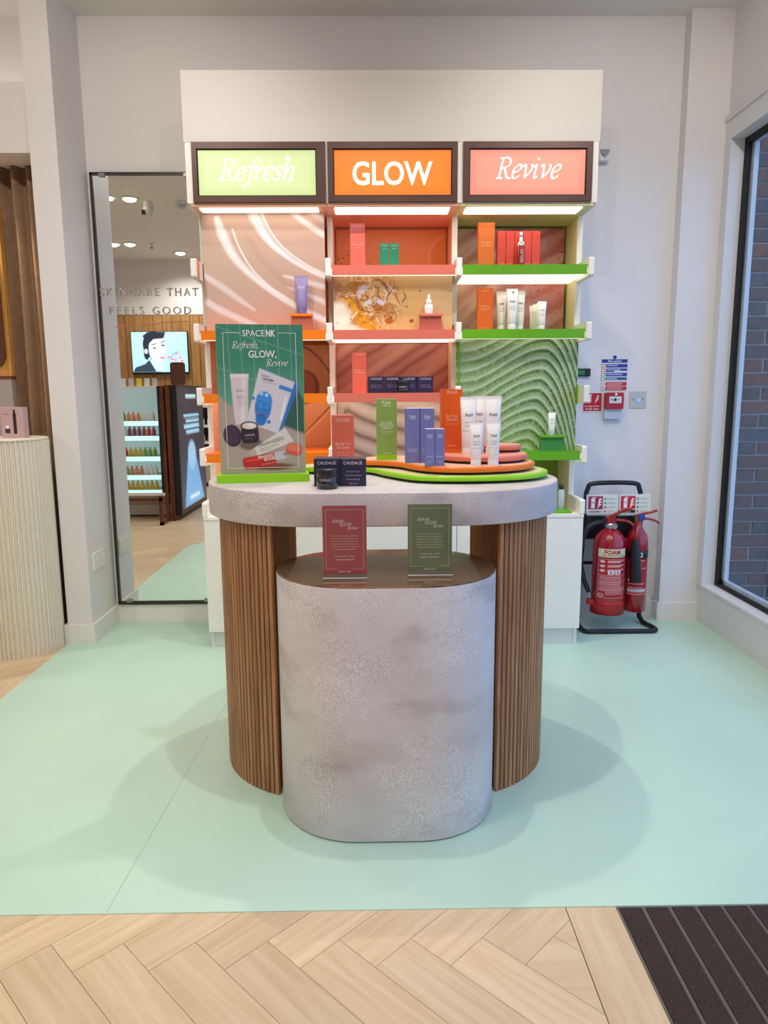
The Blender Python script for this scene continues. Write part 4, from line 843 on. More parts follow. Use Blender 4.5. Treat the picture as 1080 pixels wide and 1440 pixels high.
def g_poster(I):
    U, V = I.U, I.V; w, h = .26, .456; u, v = U/w, V/h
    I.bg('3f8f76'); I.put(np.clip((v-.35)*1.2, 0, 1)*.6, '2f8068'); I.put(np.clip((.75-v)*1.6, 0, 1)*.75, '8fbfa4')
    I.put(np.clip((u-.6)*2, 0, 1)*np.clip((v-.3)*2, 0, 1)*.35, '2d7a5e')
    for k in range(6): I.line([((.13+.145*k)*w, 1.0*h), ((.16+.14*k)*w, .45*h)], .0012, 'a8d0bc', .55, .8)
    I.line([(0, .985*h), (w, .80*h)], .0012, 'a8d0bc', .6, .8); I.line([(0, .72*h), (.5*w, .62*h), (w, .5*h)], .0012, 'a8d0bc', .55, .8)
    # table floor
    I.poly([(0, .54*h), (.14*w, .46*h), (.5*w, .41*h), (.78*w, .36*h), (w, .28*h), (w, 0), (0, 0)], 'b0a096', .01); I.put(np.clip(.2-v, 0, 1)*1.5, 'a59c8a')
    I.poly([(.90*w, .60*h), (w, .5*h), (w, .27*h), (.74*w, .33*h)], '2f5f50', .01)
    # white tube
    I.poly([(.145*w, .675*h), (.355*w, .675*h), (.335*w, .40*h), (.30*w, .34*h), (.19*w, .34*h), (.175*w, .40*h)], 'dcd0d2', .003); I.rect(.145*w, .355*w, .655*h, .675*h, 'eee6e6')
    I.line([(.30*w, .64*h), (.27*w, .38*h)], .008, 'f2ecec', .7, .9)
    # blue mask sachet
    I.poly([(.50*w, .715*h), (.93*w, .615*h), (.915*w, .55*h), (.70*w, .265*h), (.66*w, .28*h)], '2f74c4', .003)
    I.poly([(.485*w, .715*h), (.895*w, .62*h), (.68*w, .275*h), (.315*w, .355*h)], 'd9d6de', .003)
    I.poly([(.72*w, .605*h), (.88*w, .572*h), (.855*w, .548*h), (.70*w, .58*h)], '3d86d8', .003)
    I.poly([(.78*w, .525*h), (.80*w, .52*h), (.73*w, .365*h), (.705*w, .37*h)], 'f2f2f4', .003)
    I.ell(.515*w, .455*h, .098*w, .098*h, '2f7fd0', .12, -8); I.ell(.53*w, .50*h, .095*w, .06*h, '3c90e0', .15); I.ell(.485*w, .375*h, .065*w, .045*h, '2a74c4', .15)
    I.ell(.56*w, .535*h, .02*w, .012*h, 'b4dcf6', .4); I.ell(.50*w, .545*h, .025*w, .012*h, '9fd0f4', .4)
    I.line([(.46*w, .497*h), (.50*w, .49*h)], .0016, '1c4c92', .9); I.line([(.55*w, .475*h), (.60*w, .47*h)], .0016, '1c4c92', .9); I.line([(.53*w, .49*h), (.52*w, .44*h), (.545*w, .435*h)], .002, '1f5aa6', .8)
    I.line([(.42*w, .425*h), (.50*w, .405*h), (.58*w, .39*h)], .0014, 'c0588a', .8); I.line([(.46*w, .405*h), (.52*w, .398*h)], .003, '1c4c92', .8)
    I.ell(.405*w, .515*h, .02*w, .012*h, '3d8fe0', .3); I.ell(.575*w, .355*h, .024*w, .014*h, '3588d8', .3)
    # jar and lid
    I.ell(.36*w, .205*h, .14*w, .04*h, '6f6058', .4); I.rrect(.35*w, .27*h, .21*w, .115*h, 2, '2a1c30', .014); I.ell(.345*w, .33*h, .105*w, .03*h, '1c1420', .1); I.ell(.345*w, .33*h, .085*w, .022*h, 'e6d8cc', .15); I.ell(.37*w, .335*h, .04*w, .012*h, 'f4ebe2', .3)
    I.ell(.145*w, .265*h, .105*w, .075*h, '332238', .06, 12); I.ell(.135*w, .27*h, .085*w, .062*h, '44304a', .1, 12)
    # cream tube and red bottle
    I.poly([(.765*w, .315*h), (.865*w, .22*h), (.40*w, .12*h), (.345*w, .135*h), (.355*w, .165*h), (.46*w, .205*h)], 'ddd8ce', .003); I.poly([(.345*w, .135*h), (.355*w, .165*h), (.40*w, .18*h), (.43*w, .125*h), (.40*w, .115*h)], 'c2a8a0', .004)
    I.ell(.60*w, .05*h, .26*w, .025*h, '7a4a3c', .5)
    I.rrect(.455*w, .088*h, .40*w, .085*h, 9, 'c0201c', .012); I.rrect(.455*w, .105*h, .36*w, .015*h, 9, 'e0443a', .005); I.rrect(.70*w, .125*h, .14*w, .055*h, 10, 'c8c4c6', .006); I.rrect(.78*w, .138*h, .09*w, .02*h, 10, '8f8a8c', .003)
    I.rrect(.87*w, .165*h, .19*w, .08*h, -14, 'd8583c', .012); I.rrect(.87*w, .175*h, .16*w, .05*h, -14, 'e87a5c', .01)
sheet('poster_print', ps, M_print, g_poster, .26, .456, 170, 300, lambda u, v: pm(u+.001, v+.0225, .0086))
PF = lambda u, v: pm(u, v, .0094)
def pl_line(u0, v0, u1, v1): 
    return MB().add([PF(u0, v0), PF(u1, v0), PF(u1, v1), PF(u0, v1)], [(0, 1, 2, 3)])
mb = MB(); lw = .0013; a, b, c_, d_ = .021, .240, .042, .454
for q_ in ((a, a+lw, c_, d_), (b-lw, b, c_, d_), (a, b, c_, c_+lw), (a, a+.052, d_-lw, d_), (b-.052, b, d_-lw, d_)): mb.add([PF(q_[0], q_[2]), PF(q_[1], q_[2]), PF(q_[1], q_[3]), PF(q_[0], q_[3])], [(0, 1, 2, 3)])
part('border_line', mb, M_txtw, ps)
lettering(ps, 'SPACE', .080, .443, .0185, PF, M_txtw, width=.066, align='l'); lettering(ps, 'NK', .1505, .443, .0185, PF, M_txtw, width=.028, align='l', bold=.03)
script_lettering(ps, 'Refresh,', .047, .408, .0185, .079, PF, M_txtw, .07); lettering(ps, 'GLOW,', .138, .380, .0205, PF, M_txtw, width=.084, bold=.012); script_lettering(ps, 'Revive', .149, .355, .0185, .066, PF, M_txtw, .07)
pf2 = lambda cu, cv, rot: (lambda u, v: PF(cu+(u)*math.cos(rot)-(v)*math.sin(rot), cv+(u)*math.sin(rot)+(v)*math.cos(rot)))
def pt(s, cu, cv, h, rot, m, w=None, bold=0): lettering(ps, s, 0, 0, h, pf2(cu, cv, math.radians(rot)), m, width=w, bold=bold)
pt('fresh', .066, .278, .006, 0, inkm('6a6066'), .022); pt('soy face', .068, .262, .004, 0, inkm('857a80'), .026); pt('cleanser', .068, .256, .004, 0, inkm('857a80'), .026)
for k in range(3): pt('nettoyant visage', .068, .246-.006*k, .0025, 0, inkm('a096a0'), .024)
pt('Dr.Jart+', .145, .322, .006, -13, inkm('33343a'), .024); pt('Cryo Rubber', .152, .311, .0065, -13, inkm('26272c'), .036, .02); pt('with moisturizing hyaluronic acid', .155, .303, .003, -13, inkm('6a6c74'), .045)
pt('CAUDALÍE', .091, .142, .006, 4, inkm('cfc8d4'), .030); pt('Premier Cru', .088, .133, .003, 4, inkm('9a92a4'), .022)
pt('MALIN+GOETZ', .158, .118, .010, 16, inkm('5a5648'), .080); pt('vitamin e face moisturizer', .150, .106, .0045, 16, inkm('7a7466'), .060); pt('hydratant', .140, .097, .004, 16, inkm('7a7466'), .03)
pt('DRAGON\'S', .138, .074, .008, 9, M_txtw, .046, .02); pt('BLOOD', .150, .066, .008, 9, M_txtw, .032, .02); pt('Sculpting Serum', .150, .055, .004, 9, inkm('e8b0a8'), .05)

# =================================================================== SAFETY GEAR
# extinguisher stand ------------------------------------------------
es = thing('extinguisher_stand', 'black tubular stand holding two red fire extinguishers by the back wall', 'stand', (1.24, 3.55, 0))
rt = .0125
xl, xr, yf_, yr_ = 1.052, 1.425, 3.458, 3.645
def arc3(c, a, b, n=6): return smooth_open([a, c, b], n)
zf = rt+.0022
path = [(xl+.05, yf_, zf)] + [(xl+.015, yf_+.006, zf), (xl, yf_+.04, zf), (xl+.004, yr_-.05, zf), (xl+.006, yr_-.012, zf+.013), (xl+.012, yr_, .07), (1.078, 3.63, .45), (1.084, 3.625, .66), (1.092, 3.625, .715), (1.125, 3.625, .745)]
path2 = [(1.325, 3.625, .745), (1.358, 3.625, .715), (1.366, 3.625, .66), (1.372, 3.63, .45), (xr-.03, yr_, .07), (xr-.024, yr_-.012, zf+.013), (xr-.02, yr_-.05, zf), (xr, yf_+.04, zf), (xr-.015, yf_+.006, zf), (xr-.05, yf_, zf)]
part('tube_frame', MB().tube(smooth_open(path+path2, 5)+[tuple(Vector((xr-.05, yf_, zf)))]+[(xl+.05, yf_, zf)], rt, 10), M_black, es)
part('cross_bar', MB().tube([(1.080, 3.63, .33), (1.372, 3.63, .33)], .009, 8), M_black, es)
part('back_plate', MB().box(1.085, 1.368, 3.605, 3.615, .46, .58), M_black, es)
part('hanging_hook', MB().box(1.17, 1.21, 3.595, 3.612, .54, .575).box(1.315, 1.345, 3.595, 3.612, .54, .575), M_black, es)
# instruction signs on the stand
def sgn_(I, pink, name):
    w, h = .158, .098; I.bg('e9e7dc'); I.rect(.006, .082, .024, .092, pink); I.rect(.022, .040, .030, .066, 'f2f0ea'); I.ell(.031, .072, .010, .010, 'f2f0ea', .2); I.line([(.022, .076), (.034, .086), (.044, .082)], .0025, 'f2f0ea'); I.rect(.026, .036, .056, .061, pink)
    for k in range(3): I.line([(.056+.002*k, .032+.014*k), (.066, .050+.014*k), (.076, .046+.014*k)], [.003, .005, .002], 'f2f0ea')
    for k, c in enumerate(('2f9a70', '2f9a70', '1f8a60', 'd06a60')): 
        I.rect(.088, .099, .072-.0215*k, .083-.0215*k, c)
        for j in range(2): I.rect(.104, .150-.01*((k+j) % 2), .079-.0215*k-.006*j, .0815-.0215*k-.006*j, '8fb8a4' if k < 3 else 'd89a92')
for k, (xa, pk, tx, lab) in enumerate(((1.083, 'a8234a', 'FOAM SPRAY', 'foam instruction sign on the stand above the wide extinguisher'), (1.249, 'cc1626', 'CO2', 'CO2 instruction sign on the stand above the slim extinguisher'))):
    t = thing('instruction_sign', lab, 'sign', (xa+.08, 3.60, .6)); z0 = .590
    part('plate', MB().box(xa, xa+.16, 3.600, 3.613, z0, z0+.100), mat('sign_plate', 'e9e7dc', .4), t)
    sheet('print', t, M_print, lambda I: sgn_(I, pk, tx), .158, .098, 64, 40, lambda u, v: (xa+.001+u, 3.5992, z0+.001+v))
    if k: part('caption_bar', MB().box(xa+.007, xa+.083, 3.5984, 3.599, z0+.006, z0+.022), mat('caption_black', '15151a', .5), t)
    lettering(t, tx, xa+.045, z0+.009, .008, fl(3.5984, .0006), M_txtw if k else M_txtd, width=.066 if not k else .03, bold=.02)
M_red = mat('extinguisher_red', '9c0a18', .22, coat=.5); M_red2 = mat('extinguisher_base', 'a80f18', .3)
def cyl_map(cx_, cy_, r, z0): return lambda u, v: (cx_+(r+.0008)*math.sin(u/r), cy_-(r+.0008)*math.cos(u/r), z0+v)
def cyl_text(t, s, cx_, cy_, r, ang0, z, h, m, width=None, bold=0):
    lettering(t, s, ang0*r, z, h, lambda u, v: (cx_+(r+.0016)*math.sin(u/r), cy_-(r+.0016)*math.cos(u/r), v), m, width=width, bold=bold)
# foam extinguisher
fx, fy, fr, zb = 1.183, 3.524, .081, .098
fe = thing('fire_extinguisher', 'wide red foam fire extinguisher with a cream label, hose at its side', 'fire extinguisher', (fx, fy, zb))
part('cylinder', MB().lathe([(fr*.8, .003), (fr*.97, .006), (fr, .02), (fr, .34), (fr*.95, .375), (fr*.78, .405), (fr*.45, .427), (fr*.30, .432), (fr*.30, .45)], (fx, fy, zb), 40), M_red, fe)
part('base_skirt', MB().lathe([(fr*.9, 0), (fr+.003, .002), (fr+.004, .06), (fr+.002, .066), (fr, .067)], (fx, fy, zb), 40), M_red2, fe)
part('neck_collar', MB().lathe([(.026, .435), (.028, .44), (.028, .458), (.02, .462)], (fx, fy, zb), 20), mat('steel', 'b4b2ae', .3, metal=.9), fe)
part('valve_head', MB().bbox(fx-.022, fx+.022, fy-.02, fy+.02, zb+.455, zb+.492, .006), M_red, fe)
part('handle', MB().tube(smooth_open([(fx-.01, fy, zb+.488), (fx+.02, fy-.01, zb+.505), (fx+.06, fy-.02, zb+.528), (fx+.095, fy-.025, zb+.530)], 5), .009, 8), M_red, fe)
part('lever', MB().tube(smooth_open([(fx+.015, fy, zb+.472), (fx+.05, fy-.012, zb+.475), (fx+.085, fy-.02, zb+.468), (fx+.108, fy-.024, zb+.450)], 5), .007, 8), M_red, fe)
part('gauge', MB().lathe([(.013, 0), (.014, .002), (.014, .01), (.011, .012)], (fx+.012, fy-.036, zb+.448), 18, ax='y'), mat('steel', 'b4b2ae', .3, metal=.9), fe)
part('pin', MB().tube([(fx-.03, fy-.015, zb+.485), (fx-.042, fy-.02, zb+.475), (fx-.042, fy-.02, zb+.50)], .004, 6), M_black, fe)
hs = part('hose', MB().tube(smooth_open([(fx-.02, fy, zb+.465), (fx-.065, fy-.005, zb+.463), (fx-.115, fy-.012, zb+.44), (fx-.145, fy-.02, zb+.37), (fx-.15, fy-.02, zb+.27), (fx-.125, fy-.012, zb+.17), (fx-.098, fy-.006, zb+.11)], 6), .0125, 10), mat('hose_rubber', '18181b', .5), fe)
part('nozzle', MB().tube([(fx-.100, fy-.006, zb+.115), (fx-.092, fy-.004, zb+.075)], .011, 10), mat('nozzle_grey', '8f9494', .4), hs)
part('hose_coupling', MB().tube([(fx-.02, fy, zb+.466), (fx-.052, fy-.004, zb+.465)], .011, 10), mat('steel', 'b4b2ae', .3, metal=.9), hs)
part('hose_clip', MB().bbox(fx-.106, fx-.07, fy-.03, fy+.005, zb+.045, zb+.072, .004), M_red2, fe)
cream = lambda I: I.bg('d8d0ac')
LA = -.07
sheet('cream_label', fe, M_print, cream, .149, .042, 20, 3, lambda u, v: cyl_map(fx, fy, fr, zb+.300)(u-.149/2+LA*fr, v))
cyl_text(fe, 'FOAM', fx, fy, fr, LA-.03, zb+.316, .020, inkm('a02420'), .080, .03); cyl_text(fe, 'FIRE EXTINGUISHER', fx, fy, fr, LA+.05, zb+.305, .007, inkm('7a3830'), .115)
def foamlab(I):
    w, h = .135, .2; I.bg('a81420'); 
    for q_ in ((0, .002, 0, h), (w-.002, w, 0, h), (0, w, 0, .002), (0, w, h-.002, h), (0, w, .115, .1165)): I.rect(*q_, 'd8b4b0', .001)
    for k in range(3):
        for j in range(2): I.rect(.045, .128-.02*j, .188-.022*k-.006*j, .191-.022*k-.006*j, 'e6cfcc', .001)
        I.ell(.022, .186-.023*k, .012, .006, 'e0c4c0', .4)
    I.rect(.048, .074, .122, .140, 'e8dcdc', .001); I.rect(.080, .106, .122, .140, 'e8dcdc', .001); I.ell(.061, .131, .007, .006, '8a6a9a', .3); I.ell(.093, .131, .007, .006, '8a6a9a', .3)
    r = np.random.RandomState(3)
    for k in range(11): I.rect(.008+.03*(k > 8), .127-.02*r.rand(), .105-.0085*k, .1085-.0085*k, 'd2a4a4', .0012)
    I.ell(.018, .014, .013, .009, 'e0c4c0', .2); I.ell(.018, .014, .010, .006, 'a81420', .2)
sheet('instruction_label', fe, M_print, foamlab, .135, .20, 70, 100, lambda u, v: cyl_map(fx, fy, fr, zb+.092)((u-.135/2)*1.1+LA*fr, v))
# CO2 extinguisher
gx, gy, gr_ = 1.331, 3.5495, .056
ce = thing('fire_extinguisher', 'slim red CO2 fire extinguisher with a black horn', 'fire extinguisher', (gx, gy, zb))
part('cylinder', MB().lathe([(gr_*.9, 0), (gr_, .004), (gr_, .34), (gr_*.96, .37), (gr_*.8, .40), (gr_*.45, .43), (gr_*.38, .445), (gr_*.38, .46)], (gx, gy, zb), 36), M_red, ce)
part('valve', MB().bbox(gx-.02, gx+.02, gy-.018, gy+.018, zb+.45, zb+.485, .005), mat('brass', '9a7a42', .35, metal=.9), ce)
part('tamper_seal', MB().bbox(gx-.006, gx+.026, gy-.026, gy-.012, zb+.470, zb+.500, .004), mat('blue_seal', '2c3f9c', .5), ce)
part('handle', MB().tube(smooth_open([(gx-.02, gy, zb+.49), (gx+.02, gy-.012, zb+.503), (gx+.06, gy-.02, zb+.512), (gx+.085, gy-.022, zb+.522)], 5), .007, 8), M_red, ce)
part('lever', MB().tube(smooth_open([(gx+.01, gy, zb+.478), (gx+.05, gy-.012, zb+.476), (gx+.08, gy-.02, zb+.468), (gx+.098, gy-.022, zb+.455)], 5), .006, 8), M_red, ce)
part('swivel_pipe', MB().tube(smooth_open([(gx, gy-.01, zb+.462), (gx-.012, gy-.045, zb+.45), (gx-.028, gy-.065, zb+.41), (gx-.034, gy-.068, zb+.36)], 5), .012, 10), M_red, ce)
part('horn', MB().tube([(gx-.036, gy-.068, zb+.385), (gx-.034, gy-.070, zb+.35), (gx-.024, gy-.074, zb+.17)], [.016, .021, .031], 18), M_black, ce)
part('black_label', MB().lathe([(gr_+.0004, .282), (gr_+.0008, .282), (gr_+.0008, .322), (gr_+.0004, .322)], (gx, gy, zb), 36), mat('label_black', '121216', .4), ce)
cyl_text(ce, 'CO2', gx, gy, gr_, -.26, zb+.290, .021, M_txtw, .056, .02)
def co2lab(I):
    I.bg('b01420'); 
    for k, (a, b) in enumerate(((.03, .09), (.05, .075), (.05, .10), (.04, .07), (.035, .075), (.01, .035), (.01, .09), (.01, .085))): I.rect(a, b, .175-.02*k, .178-.02*k, 'dcb8b4', .001)
    I.rect(.006, .105, .014, .030, 'cdbcc8', .001); I.rect(0, .112, .002, .0045, 'e0b0aa', .001); I.rect(.008, .045, .070, .080, 'e8dcd8', .001)
sheet('instruction_label', ce, M_print, co2lab, .112, .18, 56, 90, lambda u, v: cyl_map(gx, gy, gr_, zb+.094)(u-.056-.15*gr_, v))
# fire action notice -------------------------------------------------
def wrect(pxl, pyt, pxr, pyb): a, b = ony(pxl, pyt, YW), ony(pxr, pyb, YW); return a.x, b.x, b.z, a.z
x0, x1, z0, z1 = wrect(846, 500, 880.5, 549)
t = thing('fire_action_notice', 'blue and red fire action notice on the wall above the call point', 'sign', ((x0+x1)/2, YW, z0))
part('plate', MB().box(x0, x1, YW-.003, YW+.001, z0, z1), mat('notice_plate', 'dfe0dc', .4), t); Wd, Hd = x1-x0, z1-z0
def g_fire(I):
    w, h = Wd, Hd; I.bg('dfe0dc'); I.ell(w*.5, h*.95, .010, .010, '24358c', .2); I.rect(0, w, h*.79, h*.89, '1f3594', .002)
    for k in range(4): 
        I.rect(w*.18, w, h*(.655-.125*k), h*(.755-.125*k), '1f3594' if k < 3 else '1f4f8c', .002); c = 'c83a30' if k < 2 else '1d8a5c'; I.rect(w*.0, w*.15, h*(.655-.125*k), h*(.755-.125*k), c, .002); I.ell(w*.075, h*(.705-.125*k), .006, .006, 'f0e8e4', .3)
        I.rect(w*.22, w*(.62+.1*(k % 3)), h*(.70-.125*k), h*(.725-.125*k), 'c4cce8', .001)
    I.rect(w*.5, w*.98, h*.535, h*.56, 'f0f0f0', .001); I.rect(w*.2, w*.98, h*.285, h*.30, 'f0f0f0', .001)
    for k in range(2): 
        I.rect(w*.18, w, h*(.135-.125*k), h*(.245-.125*k), 'c01c26', .002); d = np.abs(np.hypot(I.U-w*.075, I.V-h*(.19-.125*k))-.008); I.put(np.clip(1-d/.0025, 0, 1), 'c01c26'); I.rect(w*.24, w*.85, h*(.20-.125*k), h*(.215-.125*k), 'eec4c4', .001); I.rect(w*.24, w*.8, h*(.165-.125*k), h*(.18-.125*k), 'eec4c4', .001)
sheet('print', t, M_print, g_fire, Wd, Hd, 60, 86, lambda u, v: (x0+u, YW-.0036, z0+v))
lettering(t, 'Fire action', (x0+x1)/2, z0+Hd*.815, Hd*.052, fl(YW-.0038), M_txtw, shear=.2, width=Wd*.52, bold=.02)
# call point ----------------------------------------------------------
x0, x1, z0, z1 = wrect(849.5, 552, 872.5, 575); zc = (z0+z1)/2; xc = (x0+x1)/2
t = thing('fire_call_point', 'red break-glass fire call point with a clear flap', 'call point', (xc, YW, z0))
part('housing', MB().prism(rrect(x0, x1, z0, z1, .006), YW-.045, YW+.001, axis='y'), mat('call_red', 'b01c28', .35), t)
part('glass_plate', MB().box(x0+.014, x1-.012, YW-.0465, YW-.044, zc-.012, zc+.022), mat('call_white', 'dcdad6', .3), t)
part('arrow_mark', MB().lathe([(.0075, 0), (.0075, .001)], (xc, YW-.0478, zc+.006), 16, ax='y').box(xc-.022, xc-.013, YW-.0478, YW-.046, zc+.004, zc+.008).box(xc+.013, xc+.022, YW-.0478, YW-.046, zc+.004, zc+.008), M_txtd, t)
part('logo', MB().lathe([(.006, 0), (.006, .001)], (xc+.004, YW-.0458, z1-.009), 14, ax='y'), M_txtw, t)
part('flap', MB().box(x0-.002, x1-.004, YW-.03, YW+.001, z0-.050, z0+.001), mat('clear_flap', 'c2cad6', .15, coat=.3), t)
# red action sign beneath the thermostat
x0, x1, z0, z1 = wrect(820.5, 553, 845, 578); Wd2, Hd2 = x1-x0, z1-z0
t = thing('break_glass_sign', 'red break-glass sign on the wall beside the call point', 'sign', ((x0+x1)/2, YW, z0))
part('plate', MB().box(x0-.006, x1+.004, YW-.003, YW+.001, z0-.006, z1+.002), mat('notice_plate', 'dfe0dc', .4), t)
def g_bg(I):
    w, h = Wd2, Hd2; I.bg('cc1420'); I.rrect(w*.32, h*.62, w*.20, h*.30, 0, 'f0ece8', .008); I.line([(w*.34, h*.7), (w*.40, h*.9)], .006, 'f0ece8')
    for k in range(3): I.line([(w*(.66+.05*k), h*(.5+.1*k)), (w*(.74+.03*k), h*(.64+.1*k)), (w*(.82), h*(.62+.1*k))], [.003, .006, .002], 'f0dcd8')
sheet('print', t, M_print, g_bg, Wd2, Hd2, 40, 40, lambda u, v: (x0+u, YW-.0036, z0+v))
lettering(t, 'In case of fire', (x0+x1)/2, z0+Hd2*.24, Hd2*.075, fl(YW-.0038), M_txtw, width=Wd2*.8, bold=.02); lettering(t, 'break glass', (x0+x1)/2, z0+Hd2*.08, Hd2*.085, fl(YW-.0038), M_txtw, width=Wd2*.72, bold=.02)
# thermostat
x0, x1, z0, z1 = wrect(808, 518.5, 829, 529.5)
t = thing('thermostat', 'small black thermostat with a green display beside the display unit', 'thermostat', ((x0+x1)/2, YW, z0))
part('case', MB().prism(rrect(x0, x1, z0, z1, .004), YW-.015, YW+.001, axis='y'), mat('thermo_black', '15171a', .4), t)
part('display', MB().box(x0+.006, x0+.05, YW-.0162, YW-.0145, z0+.008, z1-.008), mat('thermo_green', '1f6a34', .4, emit=.3), t)
for k in range(3): part('button', MB().box(x1-.016, x1-.006, YW-.0165, YW-.0145, z0+.008+.009*k, z0+.012+.009*k), mat('thermo_btn', '4a4d52', .5), t)
# wall switch plate
x0, x1, z0, z1 = wrect(886, 550.5, 907.5, 573.5); xc, zc = (x0+x1)/2, (z0+z1)/2
t = thing('spur_plate', 'brushed steel key switch plate on the wall by the corner', 'switch', (xc, YW, z0))
part('plate', MB().prism(rrect(x0, x1, z0, z1, .003), YW-.006, YW+.001, axis='y'), mat('plate_grey', 'c0c0be', .4), t)
part('key_switch', MB().lathe([(.012, 0), (.012, .003), (.009, .0035)], (xc+.002, YW-.0095, zc-.004), 18, ax='y').box(xc+.0, xc+.012, YW-.012, YW-.008, zc-.008, zc-.003), mat('chrome', 'd0d0d4', .15, metal=1), t)
for s in (-1, 1): part('screw', MB().lathe([(.0035, 0), (.0035, .001)], (xc+s*.023, YW-.007, zc), 10, ax='y'), M_txtd, t)
# motion sensor above the right of the unit
p = ony(847, 216, YW)
t = thing('motion_sensor', 'white motion sensor high on the wall beside the lit signs', 'sensor', (p.x, YW, p.z-.05))
part('body', MB().bbox(p.x-.026, p.x+.026, YW-.04, YW+.001, p.z-.045, p.z+.10, .008), M_wall, t)
part('lens', MB().prism([(p.x-.022, p.z+.005), (p.x+.022, p.z+.005), (p.x+.018, p.z-.012), (p.x, p.z-.030), (p.x-.018, p.z-.012)], YW-.05, YW-.039, axis='y'), mat('sensor_lens', '8c8f96', .3), t)

# =================================================================== LEFT BAY: curtain, cabinet, fluted column
pts = []; N = 150
cuA = []; 
for k in range(N+1):
    x = -2.25+(.72)*k/N; ph = (x+1.60)/.078*2*math.pi; cuA.append((x, 3.648+.030*math.sin(ph)+.008*math.sin(ph*.5+1)))
V = []; F = []
for j, z in enumerate((.012, .7, 1.5, 2.272)):
    for x, y in cuA: V.append((x+.006*math.sin(j*1.7+x*9), y, z))
n = N+1
F = [(j*n+i, j*n+i+1, (j+1)*n+i+1, (j+1)*n+i) for j in range(3) for i in range(N)]
cu = solo('curtain', MB().add(V, F, True), mat('brown_velvet', '9a7b60', .85, noise=.12, nscale=30), 'long brown pleated curtain hanging beside the white pilaster', 'curtain', (-1.85, 3.648, 0))
sd = cu.modifiers.new('thick', 'SOLIDIFY'); sd.thickness = .004
cb = thing('wall_cabinet', 'oak panelled cabinet with a grey base, partly covered by the brown curtain', 'cabinet', (-2.05, 3.55, 0))
M_pan = wood('cabinet_oak', 'b07a3c', 'd09c58', 'z', 10, .45)
xcab = ony(22, 530, 3.60).x
part('grey_base', MB().box(-2.5, xcab-.006, 3.568, 3.605, 0, 1.288), mat('cabinet_grey', 'a59c94', .5), cb)
part('edge_strip', MB().box(-2.5, xcab, 3.563, 3.605, 1.288, 1.300), mat('red_brown_edge', '6e2f22', .4), cb)
part('oak_panel', MB().box(-2.5, xcab, 3.566, 3.605, 1.300, 2.10), M_pan, cb)
x0 = ony(1, 430, 3.553).x
part('oval_mirror', MB().prism(rrect(x0-.30, x0, 1.34, 1.86, .06, 6), 3.552, 3.567, axis='y'), mat('brown_inset', '5a3326', .25), cb)
fcx, fcy, fcr, fch = -1.694, 3.365, .175, 1.015
prof = []; NF = 52
for k in range(NF):
    for s_, rr in ((0, .0), (.28, .0), (.45, -.011), (.80, -.011)):
        a = 2*math.pi*(k+s_)/NF; prof.append((fcx+(fcr+rr)*math.cos(a), fcy+(fcr+rr)*math.sin(a)))
fc = thing('fluted_column', 'cream fluted round display column beside the white pilaster', 'display column', (fcx, fcy, 0))
part('fluted_drum', MB().prism(prof, 0, fch-.012), mat('cream_lacquer', 'e4ddcc', .45), fc)
part('top_disc', MB().slab(circ(fcx, fcy, fcr-.002, 56), fch-.013, fch, .006), mat('cream_top', 'e4dcc6', .4), fc)
pkx0, pkx1 = ony(1, 590, 3.31).x, ony(33, 590, 3.31).x
pk = thing('carton', 'pink box printed with a dark mascara wand, standing on the fluted cream column', 'box', ((pkx0+pkx1)/2, 3.33, fch))
pz1 = ony(16, 572.5, 3.31).z
part('box', MB().bbox(pkx0, pkx1, 3.31, 3.355, fch-.0005, pz1, .0015, 1), mat('card_pink', 'c4a2a6', .45), pk)
w_ = pkx1-pkx0; h_ = pz1-fch
part('print_wand', MB().box(pkx0+w_*.54, pkx0+w_*.68, 3.3092, 3.31, fch+h_*.14, fch+h_*.80).box(pkx0+w_*.57, pkx0+w_*.65, 3.3090, 3.31, fch+h_*.80, fch+h_*.92), mat('wand_ink', '2b2226', .4), pk)
part('print_jar', MB().box(pkx0+w_*.16, pkx0+w_*.38, 3.3092, 3.31, fch+h_*.16, fch+h_*.30), mat('jar_ink', '3a3034', .4), pk)
part('print_swab', MB().lathe([(.007, 0), (.007, .0008)], (pkx0+w_*.27, 3.3090, fch+h_*.36), 12, ax='y'), M_txtw, pk)
lettering(pk, 'lash', pkx0+w_*.25, fch+h_*.76, .006, fl(3.31), inkm('7a5a62'), width=w_*.25)

